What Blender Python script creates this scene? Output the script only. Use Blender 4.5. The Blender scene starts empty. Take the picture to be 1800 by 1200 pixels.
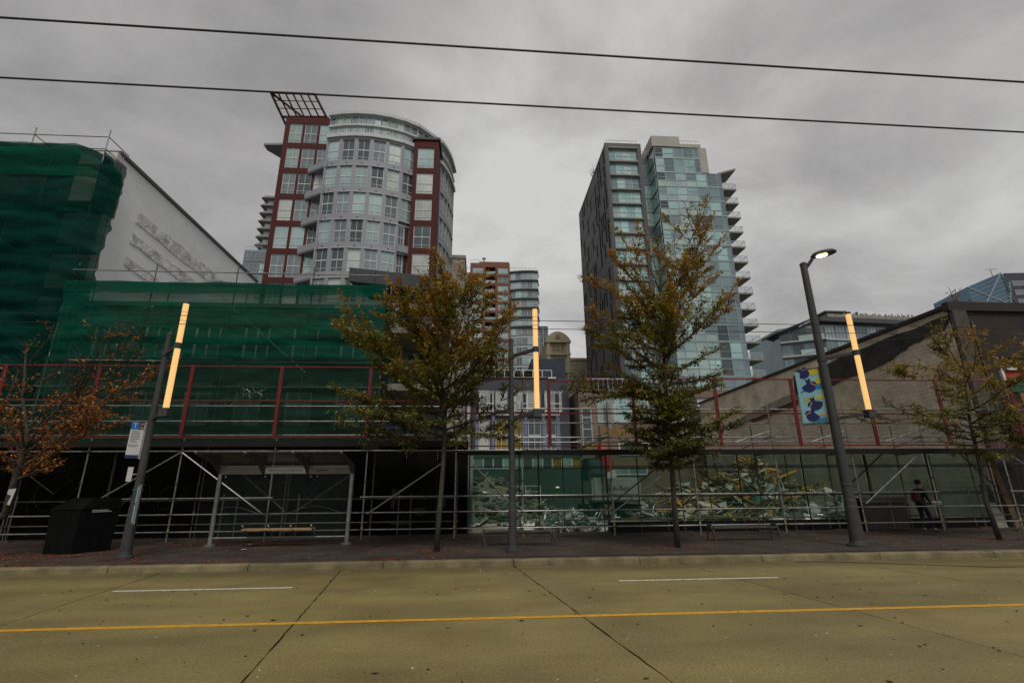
import bpy, bmesh, math, random
from mathutils import Vector, Matrix, noise as mnoise
random.seed(7)
scn = bpy.context.scene
COL = scn.collection
# ------------------------------------------------------------------ camera
FPX = 861.0
_p, _y, _r, CAMH = math.radians(16.8), math.radians(3.9), math.radians(-0.48), 1.7
CF = Vector((math.sin(_y)*math.cos(_p), math.cos(_y)*math.cos(_p), math.sin(_p)))
_R0 = Vector((math.cos(_y), -math.sin(_y), 0)); _U0 = _R0.cross(CF)
CR = math.cos(_r)*_R0 + math.sin(_r)*_U0
CU = -math.sin(_r)*_R0 + math.cos(_r)*_U0
CC = Vector((0, 0, CAMH))
cd = bpy.data.cameras.new('camera'); cam = bpy.data.objects.new('camera', cd); COL.objects.link(cam)
cd.sensor_fit = 'HORIZONTAL'; cd.sensor_width = 36; cd.lens = 36*FPX/1800; cd.clip_end = 3000; cd.clip_start = .05
m = Matrix.Identity(4)
for i in range(3):
    m[i][0] = CR[i]; m[i][1] = CU[i]; m[i][2] = -CF[i]; m[i][3] = CC[i]
cam.matrix_world = m
scn.camera = cam
# ------------------------------------------------------------------ sky and sun
SUN_EL, SUN_AZ = math.radians(54), math.radians(172)
w = bpy.data.worlds.new('World'); scn.world = w; w.use_nodes = True
wn = w.node_tree.nodes; wl = w.node_tree.links; wn.clear()
def N(t, **k):
    n = wn.new(t)
    for a, b in k.items(): setattr(n, a, b)
    return n
out = N('ShaderNodeOutputWorld')
sky = N('ShaderNodeTexSky', sky_type='NISHITA'); sky.sun_disc = False; sky.sun_elevation = SUN_EL; sky.sun_rotation = SUN_AZ
bg1 = N('ShaderNodeBackground'); bg1.inputs[1].default_value = 0.06; wl.new(sky.outputs[0], bg1.inputs[0])
tc = N('ShaderNodeTexCoord')
sep = N('ShaderNodeSeparateXYZ'); wl.new(tc.outputs['Generated'], sep.inputs[0])
zc = N('ShaderNodeMath', operation='MAXIMUM'); zc.inputs[1].default_value = 0.0; wl.new(sep.outputs[2], zc.inputs[0])
za = N('ShaderNodeMath', operation='ADD'); za.inputs[1].default_value = 0.28; wl.new(zc.outputs[0], za.inputs[0])
dv = N('ShaderNodeVectorMath', operation='DIVIDE'); wl.new(tc.outputs['Generated'], dv.inputs[0]); 
cmb = N('ShaderNodeCombineXYZ')
for i in range(3): wl.new(za.outputs[0], cmb.inputs[i])
wl.new(cmb.outputs[0], dv.inputs[1])
mp = N('ShaderNodeMapping'); mp.inputs['Location'].default_value = (3.3, 1.2, 0); mp.inputs['Scale'].default_value = (1.0, 1.35, 0.4); wl.new(dv.outputs[0], mp.inputs[0])
n1 = N('ShaderNodeTexNoise'); n1.inputs['Scale'].default_value = 1.75; n1.inputs['Detail'].default_value = 7; n1.inputs['Roughness'].default_value = .57; n1.inputs['Distortion'].default_value = .35
wl.new(mp.outputs[0], n1.inputs['Vector'])
n2 = N('ShaderNodeTexNoise'); n2.inputs['Scale'].default_value = .55; n2.inputs['Detail'].default_value = 2; wl.new(mp.outputs[0], n2.inputs['Vector'])
ad = N('ShaderNodeMath', operation='MULTIPLY_ADD'); ad.inputs[1].default_value = .85; wl.new(n1.outputs[0], ad.inputs[0])
sc2 = N('ShaderNodeMath', operation='MULTIPLY'); sc2.inputs[1].default_value = .38; wl.new(n2.outputs[0], sc2.inputs[0]); wl.new(sc2.outputs[0], ad.inputs[2])
cr = N('ShaderNodeValToRGB'); wl.new(ad.outputs[0], cr.inputs[0])
e = cr.color_ramp.elements
e[0].position = .44; e[0].color = (.285, .277, .274, 1)
e[1].position = .80; e[1].color = (.60, .595, .585, 1)
x = cr.color_ramp.elements.new(.60); x.color = (.405, .395, .388, 1)
# thin bright break in the overcast, low over the roofs
dt = N('ShaderNodeVectorMath', operation='DOT_PRODUCT'); nrm = N('ShaderNodeVectorMath', operation='NORMALIZE'); wl.new(tc.outputs['Generated'], nrm.inputs[0]); wl.new(nrm.outputs[0], dt.inputs[0])
_bd = (CF + CR*((935-900)/FPX) - CU*((420-600)/FPX)).normalized(); dt.inputs[1].default_value = _bd
mrg = N('ShaderNodeMapRange', interpolation_type='SMOOTHERSTEP'); mrg.inputs['From Min'].default_value = .86; mrg.inputs['From Max'].default_value = 1.0; mrg.inputs['To Min'].default_value = 0; mrg.inputs['To Max'].default_value = .15; wl.new(dt.outputs['Value'], mrg.inputs[0])
adp = N('ShaderNodeMath', operation='ADD'); wl.new(ad.outputs[0], adp.inputs[0]); wl.new(mrg.outputs[0], adp.inputs[1]); wl.new(adp.outputs[0], cr.inputs[0])
bg2 = N('ShaderNodeBackground'); bg2.inputs[1].default_value = 1.0; wl.new(cr.outputs[0], bg2.inputs[0])
mx = N('ShaderNodeMixShader'); mx.inputs[0].default_value = .93
wl.new(bg1.outputs[0], mx.inputs[1]); wl.new(bg2.outputs[0], mx.inputs[2]); wl.new(mx.outputs[0], out.inputs[0])
sd = bpy.data.lights.new('sun', 'SUN'); sd.energy = 1.5; sd.angle = math.radians(20); sd.color = (1, .97, .92)
so = bpy.data.objects.new('sun', sd); COL.objects.link(so)
_sv = Vector((math.sin(SUN_AZ)*math.cos(SUN_EL), math.cos(SUN_AZ)*math.cos(SUN_EL), math.sin(SUN_EL)))
so.rotation_euler = _sv.to_track_quat('Z', 'Y').to_euler(); so.location = (0, -20, 60)
scn.view_settings.view_transform = 'Standard'; scn.view_settings.look = 'None'
scn.view_settings.exposure = 0.12; scn.view_settings.gamma = 1.0; scn.view_settings.use_curve_mapping = False
try: scn.cycles.transparent_max_bounces = 24
except Exception: pass

# ------------------------------------------------------------------ helpers
def ray(px, py): return CF + CR*((px-900)/FPX) - CU*((py-600)/FPX)
def at(px, py, Y):
    d = ray(px, py); return CC + d*(Y/d.y)
def gnd(px, py, z=0.0):
    d = ray(px, py); return CC + d*((z-CAMH)/d.z)
def atx(px, py, X):
    d = ray(px, py); return CC + d*(X/d.x)
V = Vector
ORG = {}
class MB:
    def __init__(s): s.v = []; s.f = []; s.mi = []; s.cur = 0; s.sm = False
    def add(s, vs, fs):
        o = len(s.v); s.v += [tuple(a) for a in vs]; s.f += [tuple(i+o for i in f) for f in fs]; s.mi += [s.cur]*len(fs)
    def box(s, x0, x1, y0, y1, z0, z1):
        s.obox(V((x0, y0, z0)), V((x1-x0, 0, 0)), V((0, y1-y0, 0)), V((0, 0, z1-z0)))
    def obox(s, o, a, b, c):
        if a.cross(b).dot(c) < 0: o = o+a; a = -a
        p = [o, o+a, o+a+b, o+b, o+c, o+a+c, o+a+b+c, o+b+c]
        s.add(p, [(0,3,2,1), (4,5,6,7), (0,1,5,4), (1,2,6,5), (2,3,7,6), (3,0,4,7)])
    def bar(s, p, q, wx, wz, up=V((0,0,1))):
        p = V(p); q = V(q); d = q-p
        a = d.cross(up)
        if a.length < 1e-5: a = d.cross(V((0,1,0)))
        a.normalize(); c = a.cross(d).normalized()
        s.obox(p-a*wx/2-c*wz/2, d, a*wx, c*wz)
    def tube(s, p, q, r, r2=None, n=8, cap=True):
        p = V(p); q = V(q); r2 = r if r2 is None else r2; d = (q-p).normalized()
        a = d.cross(V((0,0,1)))
        if a.length < 1e-3: a = V((1,0,0))
        a.normalize(); b = d.cross(a)
        vs = []
        for c, rr in ((p, r), (q, r2)):
            for i in range(n):
                t = 2*math.pi*i/n; vs.append(c+(a*math.cos(t)+b*math.sin(t))*rr)
        fs = [(i, (i+1)%n, n+(i+1)%n, n+i) for i in range(n)]
        if cap: fs += [tuple(range(n-1, -1, -1)), tuple(range(n, 2*n))]
        s.add(vs, fs)
    def path(s, pts, rs, n=6):
        pts = [V(a) for a in pts]
        vs = []; fs = []
        for k, c in enumerate(pts):
            d = (pts[min(k+1, len(pts)-1)]-pts[max(k-1, 0)]).normalized()
            a = d.cross(V((.31, .95, .05))).normalized(); b = d.cross(a)
            for i in range(n):
                t = 2*math.pi*i/n; vs.append(c+(a*math.cos(t)+b*math.sin(t))*rs[k])
        for k in range(len(pts)-1):
            for i in range(n): fs.append((k*n+i, k*n+(i+1)%n, (k+1)*n+(i+1)%n, (k+1)*n+i))
        fs += [tuple(range(n-1, -1, -1)), tuple((len(pts)-1)*n+i for i in range(n))]
        s.add(vs, fs)
    def lathe(s, c, prof, n=16):
        c = V(c); vs = []; fs = []
        for r, z in prof:
            for i in range(n):
                t = 2*math.pi*i/n; vs.append(c+V((r*math.cos(t), r*math.sin(t), z)))
        for k in range(len(prof)-1):
            for i in range(n): fs.append((k*n+i, k*n+(i+1)%n, (k+1)*n+(i+1)%n, (k+1)*n+i))
        fs += [tuple(range(n-1, -1, -1)), tuple((len(prof)-1)*n+i for i in range(n))]
        s.add(vs, fs)
    def prism(s, poly, off):
        n = len(poly); off = V(off); poly = [V(a) for a in poly]
        s.add(poly+[a+off for a in poly], [tuple(range(n-1, -1, -1)), tuple(range(n, 2*n))]+[(i, (i+1)%n, n+(i+1)%n, n+i) for i in range(n)])
    def quad(s, a, b, c, d): s.add([a, b, c, d], [(0, 1, 2, 3)])
    def build(s, name, mats, parent=None, smooth=False, kind=None, label=None):
        if not isinstance(mats, (list, tuple)): mats = [mats]
        o0 = ORG.get(parent.name, V((0,0,0))) if parent else V((0,0,0))
        me = bpy.data.meshes.new(name)
        me.from_pydata([(a[0]-o0.x, a[1]-o0.y, a[2]-o0.z) for a in s.v], [], s.f)
        for mm in mats: me.materials.append(mm)
        if len(mats) > 1: me.polygons.foreach_set('material_index', s.mi)
        if smooth: me.polygons.foreach_set('use_smooth', [True]*len(me.polygons))
        me.update()
        bm = bmesh.new(); bm.from_mesh(me); bmesh.ops.recalc_face_normals(bm, faces=bm.faces); bm.to_mesh(me); bm.free()
        o = bpy.data.objects.new(name, me); COL.objects.link(o)
        if parent: o.parent = parent; ORG[o.name] = o0.copy()
        if kind: o['kind'] = kind
        if label: o['label'] = label
        return o
def inst(name, me, loc, parent=None, rotz=0.0, mat=None, rot=None):
    o = bpy.data.objects.new(name, me); COL.objects.link(o)
    o0 = ORG.get(parent.name, V((0,0,0))) if parent else V((0,0,0))
    o.location = V(loc)-o0; o.rotation_euler = rot if rot else (0, 0, rotz)
    if parent: o.parent = parent
    if mat: o.material_slots[0].link = 'OBJECT'; o.material_slots[0].material = mat
    ORG[o.name] = V(loc)
    return o
def tag(o, label=None, cat=None, group=None, kind=None):
    if label: o['label'] = label
    if cat: o['category'] = cat
    if group: o['group'] = group
    if kind: o['kind'] = kind
    return o
def thing(name, label, cat, loc, group=None):
    o = bpy.data.objects.new(name, None); COL.objects.link(o); o.location = loc; o.empty_display_size = .2
    ORG[o.name] = V(loc); return tag(o, label, cat, group)
def boxmesh(name, sx, sy, sz, mat, bev=0.0):
    b = MB(); b.box(-sx/2, sx/2, -sy/2, sy/2, -sz/2, sz/2)
    me = bpy.data.meshes.new(name); me.from_pydata(b.v, [], b.f); me.materials.append(mat)
    if bev > 0:
        bm = bmesh.new(); bm.from_mesh(me); bmesh.ops.bevel(bm, geom=bm.edges[:], offset=bev, segments=1, affect='EDGES'); bm.to_mesh(me); bm.free()
    return me
def text_mesh(txt, size, mat, name, mtx, parent=None, align='CENTER'):
    cu = bpy.data.curves.new('t', 'FONT'); cu.body = txt; cu.size = size; cu.align_x = align; cu.align_y = 'CENTER'; cu.extrude = .002
    ob = bpy.data.objects.new('t', cu); COL.objects.link(ob)
    dg = bpy.context.evaluated_depsgraph_get(); me = bpy.data.meshes.new_from_object(ob.evaluated_get(dg))
    bpy.data.objects.remove(ob); bpy.data.curves.remove(cu)
    o0 = ORG.get(parent.name, V((0,0,0))) if parent else V((0,0,0))
    me.transform(Matrix.Translation(-o0) @ mtx)
    me.materials.clear(); me.materials.append(mat)
    o = bpy.data.objects.new(name, me); COL.objects.link(o)
    if parent: o.parent = parent
    return o
def frame_mtx(o, u, n):
    """local x -> u, local z (text normal) -> n, local y -> up"""
    u = V(u).normalized(); n = V(n).normalized(); y = n.cross(u)
    mm = Matrix.Identity(4)
    for i in range(3): mm[i][0] = u[i]; mm[i][1] = y[i]; mm[i][2] = n[i]; mm[i][3] = o[i]
    return mm

# ------------------------------------------------------------------ materials
def mat(name, col, rough=.8, metal=0.0, var=.22, scale=1.5, bump=.12, bscale=30, rnd=.0, col2=None, spec=.4, stretch=None, thr=None):
    mt = bpy.data.materials.new(name); mt.use_nodes = True
    nt = mt.node_tree; nd = nt.nodes; ln = nt.links
    b = nd['Principled BSDF']; b.inputs['Roughness'].default_value = rough; b.inputs['Metallic'].default_value = metal
    b.inputs['Specular IOR Level'].default_value = spec
    g = nd.new('ShaderNodeNewGeometry'); vec = g.outputs['Position']
    if stretch:
        mpn = nd.new('ShaderNodeMapping'); mpn.inputs['Scale'].default_value = stretch; ln.new(vec, mpn.inputs[0]); vec = mpn.outputs[0]
    nz = nd.new('ShaderNodeTexNoise'); nz.inputs['Scale'].default_value = scale; nz.inputs['Detail'].default_value = 6; nz.inputs['Roughness'].default_value = .62
    ln.new(vec, nz.inputs['Vector'])
    rp = nd.new('ShaderNodeValToRGB'); ln.new(nz.outputs[0], rp.inputs[0])
    c2 = col2 if col2 else tuple(min(1, c*(1+var)) for c in col)
    c1 = col if col2 else tuple(c*(1-var) for c in col)
    lo, hi = thr if thr else (.32, .68)
    rp.color_ramp.elements[0].position = lo; rp.color_ramp.elements[1].position = hi
    rp.color_ramp.elements[0].color = (*c1, 1); rp.color_ramp.elements[1].color = (*c2, 1)
    cs = rp.outputs[0]
    if rnd > 0:
        oi = nd.new('ShaderNodeObjectInfo'); mr = nd.new('ShaderNodeMapRange')
        mr.inputs['To Min'].default_value = 1-rnd; mr.inputs['To Max'].default_value = 1+rnd; ln.new(oi.outputs['Random'], mr.inputs[0])
        mul = nd.new('ShaderNodeVectorMath'); mul.operation = 'SCALE'; ln.new(cs, mul.inputs[0]); ln.new(mr.outputs[0], mul.inputs['Scale']); cs = mul.outputs[0]
    ln.new(cs, b.inputs['Base Color'])
    if bump > 0:
        nb = nd.new('ShaderNodeTexNoise'); nb.inputs['Scale'].default_value = bscale; nb.inputs['Detail'].default_value = 4; ln.new(vec, nb.inputs['Vector'])
        bp = nd.new('ShaderNodeBump'); bp.inputs['Strength'].default_value = bump; bp.inputs['Distance'].default_value = .05; ln.new(nb.outputs[0], bp.inputs['Height']); ln.new(bp.outputs[0], b.inputs['Normal'])
        mr2 = nd.new('ShaderNodeMapRange'); mr2.inputs['To Min'].default_value = max(.03, rough-.12); mr2.inputs['To Max'].default_value = min(1, rough+.12); ln.new(nz.outputs[0], mr2.inputs[0]); ln.new(mr2.outputs[0], b.inputs['Roughness'])
    return mt
def brickmat(name, c1, c2, mortar, bw, bh, axis='XZ', rough=.85, msize=.012, bump=.5, stain=(.62, 1.2)):
    mt = mat(name, c1, rough, bump=0); nt = mt.node_tree; nd = nt.nodes; ln = nt.links; b = nd['Principled BSDF']
    g = nd.new('ShaderNodeNewGeometry'); sp = nd.new('ShaderNodeSeparateXYZ'); ln.new(g.outputs['Position'], sp.inputs[0])
    cb = nd.new('ShaderNodeCombineXYZ'); ln.new(sp.outputs[0 if axis[0] == 'X' else 1], cb.inputs[0]); ln.new(sp.outputs[2], cb.inputs[1])
    br = nd.new('ShaderNodeTexBrick'); ln.new(cb.outputs[0], br.inputs['Vector']); br.inputs['Scale'].default_value = 1
    br.inputs['Brick Width'].default_value = bw; br.inputs['Row Height'].default_value = bh; br.inputs['Mortar Size'].default_value = msize
    br.inputs['Color1'].default_value = (*c1, 1); br.inputs['Color2'].default_value = (*c2, 1); br.inputs['Mortar'].default_value = (*mortar, 1)
    nz = nd.new('ShaderNodeTexNoise'); nz.inputs['Scale'].default_value = .9; nz.inputs['Detail'].default_value = 8; nz.inputs['Roughness'].default_value = .7; ln.new(g.outputs['Position'], nz.inputs['Vector'])
    mr = nd.new('ShaderNodeMapRange'); mr.inputs['From Min'].default_value = .3; mr.inputs['From Max'].default_value = .7; mr.inputs['To Min'].default_value = stain[0]; mr.inputs['To Max'].default_value = stain[1]; ln.new(nz.outputs[0], mr.inputs[0])
    mul = nd.new('ShaderNodeVectorMath'); mul.operation = 'SCALE'; ln.new(br.outputs['Color'], mul.inputs[0]); ln.new(mr.outputs[0], mul.inputs['Scale'])
    ln.new(mul.outputs[0], b.inputs['Base Color'])
    bp = nd.new('ShaderNodeBump'); bp.inputs['Strength'].default_value = bump; bp.inputs['Distance'].default_value = .02; bp.invert = True; ln.new(br.outputs['Fac'], bp.inputs['Height']); ln.new(bp.outputs[0], b.inputs['Normal'])
    return mt
def netmat(name, col, opaque, weave=60, var=.12, trans=.45, tint=(1, 1, 1)):
    mt = bpy.data.materials.new(name); mt.use_nodes = True; nt = mt.node_tree; nd = nt.nodes; ln = nt.links; nd.clear()
    o = nd.new('ShaderNodeOutputMaterial'); mx = nd.new('ShaderNodeMixShader'); tr = nd.new('ShaderNodeBsdfTransparent'); tr.inputs[0].default_value = (*tint, 1)
    df = nd.new('ShaderNodeBsdfDiffuse'); tl = nd.new('ShaderNodeBsdfTranslucent'); m2 = nd.new('ShaderNodeMixShader'); m2.inputs[0].default_value = trans
    g = nd.new('ShaderNodeNewGeometry')
    mpn = nd.new('ShaderNodeMapping'); mpn.inputs['Scale'].default_value = (.25, .25, 1.6); ln.new(g.outputs['Position'], mpn.inputs[0])
    nz = nd.new('ShaderNodeTexNoise'); nz.inputs['Scale'].default_value = 1.3; nz.inputs['Detail'].default_value = 7; nz.inputs['Roughness'].default_value = .65; ln.new(mpn.outputs[0], nz.inputs['Vector'])
    rp = nd.new('ShaderNodeValToRGB'); ln.new(nz.outputs[0], rp.inputs[0])
    rp.color_ramp.elements[0].position = .3; rp.color_ramp.elements[1].position = .7
    rp.color_ramp.elements[0].color = (*[c*.6 for c in col], 1); rp.color_ramp.elements[1].color = (*[c*1.35 for c in col], 1)
    ln.new(rp.outputs[0], df.inputs[0]); ln.new(rp.outputs[0], tl.inputs[0])
    ln.new(df.outputs[0], m2.inputs[1]); ln.new(tl.outputs[0], m2.inputs[2])
    mr = nd.new('ShaderNodeMapRange'); mr.inputs['From Min'].default_value = .3; mr.inputs['From Max'].default_value = .7; mr.inputs['To Min'].default_value = opaque-var; mr.inputs['To Max'].default_value = opaque+var; ln.new(nz.outputs[0], mr.inputs[0])
    ln.new(mr.outputs[0], mx.inputs[0]); ln.new(tr.outputs[0], mx.inputs[1]); ln.new(m2.outputs[0], mx.inputs[2]); ln.new(mx.outputs[0], o.inputs[0])
    return mt
def glassmat(name, col, metal=.55, rough=.12, rnd=.22, var=.15, scale=.35):
    return mat(name, col, rough, metal, var=var, scale=scale, bump=.015, bscale=2.0, rnd=rnd, spec=.6)
def clearmat(name, col, alpha, rough=.05):
    mt = bpy.data.materials.new(name); mt.use_nodes = True; nt = mt.node_tree; nd = nt.nodes; ln = nt.links
    b = nd['Principled BSDF']; b.inputs['Base Color'].default_value = (*col, 1); b.inputs['Roughness'].default_value = rough; b.inputs['Alpha'].default_value = alpha
    return mt
def emis(name, col, st):
    mt = bpy.data.materials.new(name); mt.use_nodes = True; b = mt.node_tree.nodes['Principled BSDF']
    b.inputs['Base Color'].default_value = (*col, 1); b.inputs['Emission Color'].default_value = (*col, 1); b.inputs['Emission Strength'].default_value = st
    b.inputs['Roughness'].default_value = .4
    return mt
M = {}
M['kerb'] = mat('kerb_concrete', (.16, .130, .066), .8, var=.45, scale=2.2, bump=.25, bscale=60, rnd=.1)
M['tar'] = mat('tar_seal', (.012, .011, .010), .7)
M['walk'] = mat('sidewalk_asphalt', (.050, .036, .027), .8, scale=1.1, var=.4, bump=.5, bscale=70)
M['earth'] = mat('site_earth', (.15, .135, .09), .95, scale=.8, var=.45, bump=.8, bscale=12)
M['asph'] = mat('plain_asphalt', (.06, .058, .05), .9)
M['yel'] = mat('yellow_line_paint', (.60, .30, .018), .65, scale=9, var=.25, bump=.1)
M['wht'] = mat('white_line_paint', (.55, .54, .48), .65, scale=14, var=.35, bump=.1)
M['pole'] = mat('pole_grey_paint', (.040, .041, .042), .5, var=.18, scale=4, bump=.03)
M['galv'] = mat('galvanised_steel', (.29, .29, .275), .45, .75, var=.3, scale=6, bump=.05)
M['galvd'] = mat('weathered_steel', (.11, .10, .085), .5, .6, var=.35, scale=5, bump=.08)
M['rust'] = mat('rusty_brown_steel', (.075, .045, .032), .8, var=.4, scale=6)
M['red'] = mat('red_frame_paint', (.135, .010, .009), .55, var=.25, scale=5, bump=.05)
M['wire'] = mat('mesh_wire', (.05, .045, .04), .5, .6, bump=0)
M['net'] = netmat('green_debris_net', (.008, .10, .062), .80)
M['netd'] = netmat('dark_green_debris_net', (.006, .058, .042), .86)
M['scrim'] = netmat('green_fence_scrim', (.010, .13, .078), .50, var=.07, trans=.5, tint=(.74, .87, .79))
M['black'] = mat('black_hoarding', (.005, .005, .0047), .9, scale=1.2, var=.7, bump=.2, rnd=.3, spec=.08)
M['graf'] = mat('faded_graffiti_paint', (.03, .033, .031), .7, scale=8, var=.6)
M['deck'] = mat('deck_plank_wood', (.085, .062, .042), .85, stretch=(.3, 5, 5), scale=4, var=.35, rnd=.3)
M['ply'] = mat('plywood_brown', (.44, .22, .05), .85, scale=2, var=.3, rnd=.25)
M['timber'] = mat('broken_timber', (.46, .235, .05), .9, scale=5, var=.4, rnd=.55)
M['timberd'] = mat('old_dark_timber', (.12, .075, .04), .9, scale=5, var=.4, rnd=.5)
M['drywall'] = mat('torn_plasterboard', (.56, .54, .49), .9, scale=3, var=.25, rnd=.25)
M['rubble'] = mat('rubble_chunks', (.17, .16, .115), .95, scale=4, var=.45, rnd=.4)
M['scrap'] = mat('scrap_metal', (.50, .50, .48), .4, .65, scale=4, var=.3, rnd=.3)
M['teal'] = mat('teal_plastic', (.10, .36, .30), .5)
M['white'] = mat('white_paint', (.62, .62, .60), .6, var=.12, rnd=.06)
M['offw'] = mat('offwhite_render', (.55, .535, .50), .8, var=.16, scale=.6)
M['wallw'] = brickmat('white_painted_block', (.78, .79, .79), (.82, .83, .83), (.70, .71, .71), 1.2, .6, 'YZ', msize=.006, bump=.15, stain=(.92, 1.04))
M['patch'] = mat('bare_block_patch', (.60, .595, .575), .95, scale=2.5, var=.5, bump=1, bscale=9)
M['cmu'] = brickmat('grey_block_wall', (.60, .52, .405), (.54, .465, .36), (.42, .36, .28), .41, .205, 'YZ', bump=.6)
M['cmu2'] = mat('smooth_render_wall', (.58, .505, .39), .9, scale=.7, var=.3, bump=.5, bscale=12)
M['bitu'] = mat('black_bitumen_band', (.028, .027, .025), .75, scale=1.0, var=.6, bump=.5, bscale=5)
M['brick'] = brickmat('dark_brown_brick', (.055, .036, .028), (.042, .028, .023), (.022, .018, .016), .22, .075, 'XZ', bump=.8)
M['conc'] = mat('weathered_concrete', (.24, .225, .185), .9, scale=1.3, var=.35, bump=.5, bscale=15)
M['dmetal'] = mat('dark_metal_panel', (.035, .037, .042), .5, .3, var=.15, scale=.8, rnd=.1)
M['tred'] = mat('tower_red_cladding', (.072, .013, .009), .85, scale=.5, var=.12, bump=.05)
M['tgrey'] = mat('tower_grey_cladding', (.265, .27, .29), .6, scale=.4, var=.08, bump=.04)
M['tgreyl'] = mat('tower_pale_trim', (.46, .47, .47), .6, scale=.5, var=.08, bump=.02)
M['frame'] = mat('white_window_frame', (.52, .53, .52), .5, var=.08, bump=0)
M['framed'] = mat('dark_window_frame', (.06, .065, .065), .5, var=.1, bump=0)
M['frameg'] = mat('grey_green_mullion', (.27, .33, .325), .45, .3, var=.1, bump=0)
M['g1'] = glassmat('glass_pale_teal', (.38, .50, .48))
M['g2'] = glassmat('glass_grey', (.22, .26, .27))
M['g3'] = glassmat('glass_dark', (.10, .125, .13), .5)
M['g4'] = glassmat('glass_blinds', (.45, .49, .45), .3, .25)
M['gt1'] = glassmat('glass_green_spandrel', (.38, .48, .455), .4, .25, .12)
M['gt2'] = glassmat('glass_teal_vision', (.38, .56, .535), .55)
M['gt3'] = glassmat('glass_blue_grey_vision', (.22, .29, .31), .55)
M['tdark'] = mat('tower_charcoal_panel', (.060, .060, .062), .55, scale=.4, var=.15, bump=.05)
M['tslit'] = mat('slit_window_black', (.004, .004, .005), .8, 0, bump=0, spec=.05)
M['tbeige'] = mat('tower_beige_render', (.36, .34, .285), .8, scale=.4, var=.1, bump=.03)
M['soffit'] = mat('balcony_soffit', (.24, .235, .21), .85, scale=.8, var=.15)
M['tbrick'] = mat('far_red_brick', (.20, .088, .058), .85, scale=.6, var=.2, bump=.1)
M['beige'] = mat('beige_stone', (.36, .31, .20), .85, scale=.5, var=.15, bump=.1)
M['slate'] = mat('slate_blue_render', (.062, .064, .078), .8, scale=.7, var=.15)
M['lilac'] = mat('lilac_blue_render', (.19, .21, .30), .8, scale=.7, var=.15)
M['must'] = mat('mustard_blind', (.30, .20, .025), .7)
M['brown'] = mat('brown_render', (.20, .145, .105), .85, scale=.7, var=.2)
M['grass'] = mat('dry_ornamental_grass', (.30, .20, .06), .9, var=.4, scale=3)
M['bark'] = mat('tree_bark', (.055, .045, .036), .9, scale=9, var=.45, bump=.8, bscale=25, stretch=(1, 1, .4))
M['sign'] = mat('sign_white', (.52, .53, .52), .5, var=.06, bump=0)
M['signb'] = mat('sign_blue', (.01, .12, .42), .5, var=.05, bump=0)
M['signn'] = mat('sign_navy', (.01, .025, .09), .5, var=.05, bump=0)
M['ink'] = mat('ink_dark', (.03, .03, .035), .6, bump=0)
M['inkg'] = mat('ink_grey', (.15, .15, .16), .6, bump=0)
M['cglass'] = clearmat('shelter_clear_glass', (.12, .16, .15), .05)
M['rglass'] = clearmat('shelter_tinted_roof_glass', (.10, .10, .085), .55, .2)
M['binp'] = mat('black_bin_plastic', (.0045, .0048, .005), .8, spec=.1, scale=3, var=.5, stretch=(6, 6, .6), bump=.3, bscale=6)
M['slat'] = mat('bench_wood', (.40, .235, .085), .7, scale=5, var=.25, stretch=(1, 6, 6))
M['bsky'] = mat('banner_pale_blue', (.25, .48, .56), .7, var=.06, bump=.05)
M['bnavy'] = mat('banner_navy', (.012, .022, .11), .7, bump=0)
M['bblue'] = mat('banner_blue', (.03, .20, .42), .7, bump=0)
M['byel'] = mat('banner_yellow', (.55, .48, .03), .7, bump=0)
M['bor'] = mat('banner_orange', (.60, .22, .06), .7, bump=0)
M['bgrn'] = mat('banner_green', (.06, .20, .13), .7, bump=0)
M['tubel'] = emis('lit_amber_tube', (1.0, .60, .22), .80); M['tubel'].node_tree.nodes['Principled BSDF'].inputs['Base Color'].default_value = (.22, .12, .04, 1)
M['led'] = emis('lit_led', (1.0, .90, .42), 7)
M['wireb'] = mat('black_cable', (.008, .008, .008), .6, bump=0)
M['orange'] = mat('orange_paint', (.60, .12, .015), .6)
M['jersey'] = mat('barrier_brown', (.010, .008, .007), .9, var=.4)
M['leafl'] = None
def leafmat(name, vc=True):
    mt = bpy.data.materials.new(name); mt.use_nodes = True; nt = mt.node_tree; nd = nt.nodes; ln = nt.links
    b = nd['Principled BSDF']; b.inputs['Roughness'].default_value = .6
    a = nd.new('ShaderNodeVertexColor'); a.layer_name = 'leaf'
    tl = nd.new('ShaderNodeBsdfTranslucent'); mx = nd.new('ShaderNodeMixShader'); mx.inputs[0].default_value = .3
    ln.new(a.outputs[0], b.inputs['Base Color']); ln.new(a.outputs[0], tl.inputs[0])
    o = nd['Material Output']; ln.new(b.outputs[0], mx.inputs[1]); ln.new(tl.outputs[0], mx.inputs[2]); ln.new(mx.outputs[0], o.inputs[0])
    return mt
M['leaf'] = leafmat('autumn_leaf')
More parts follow.
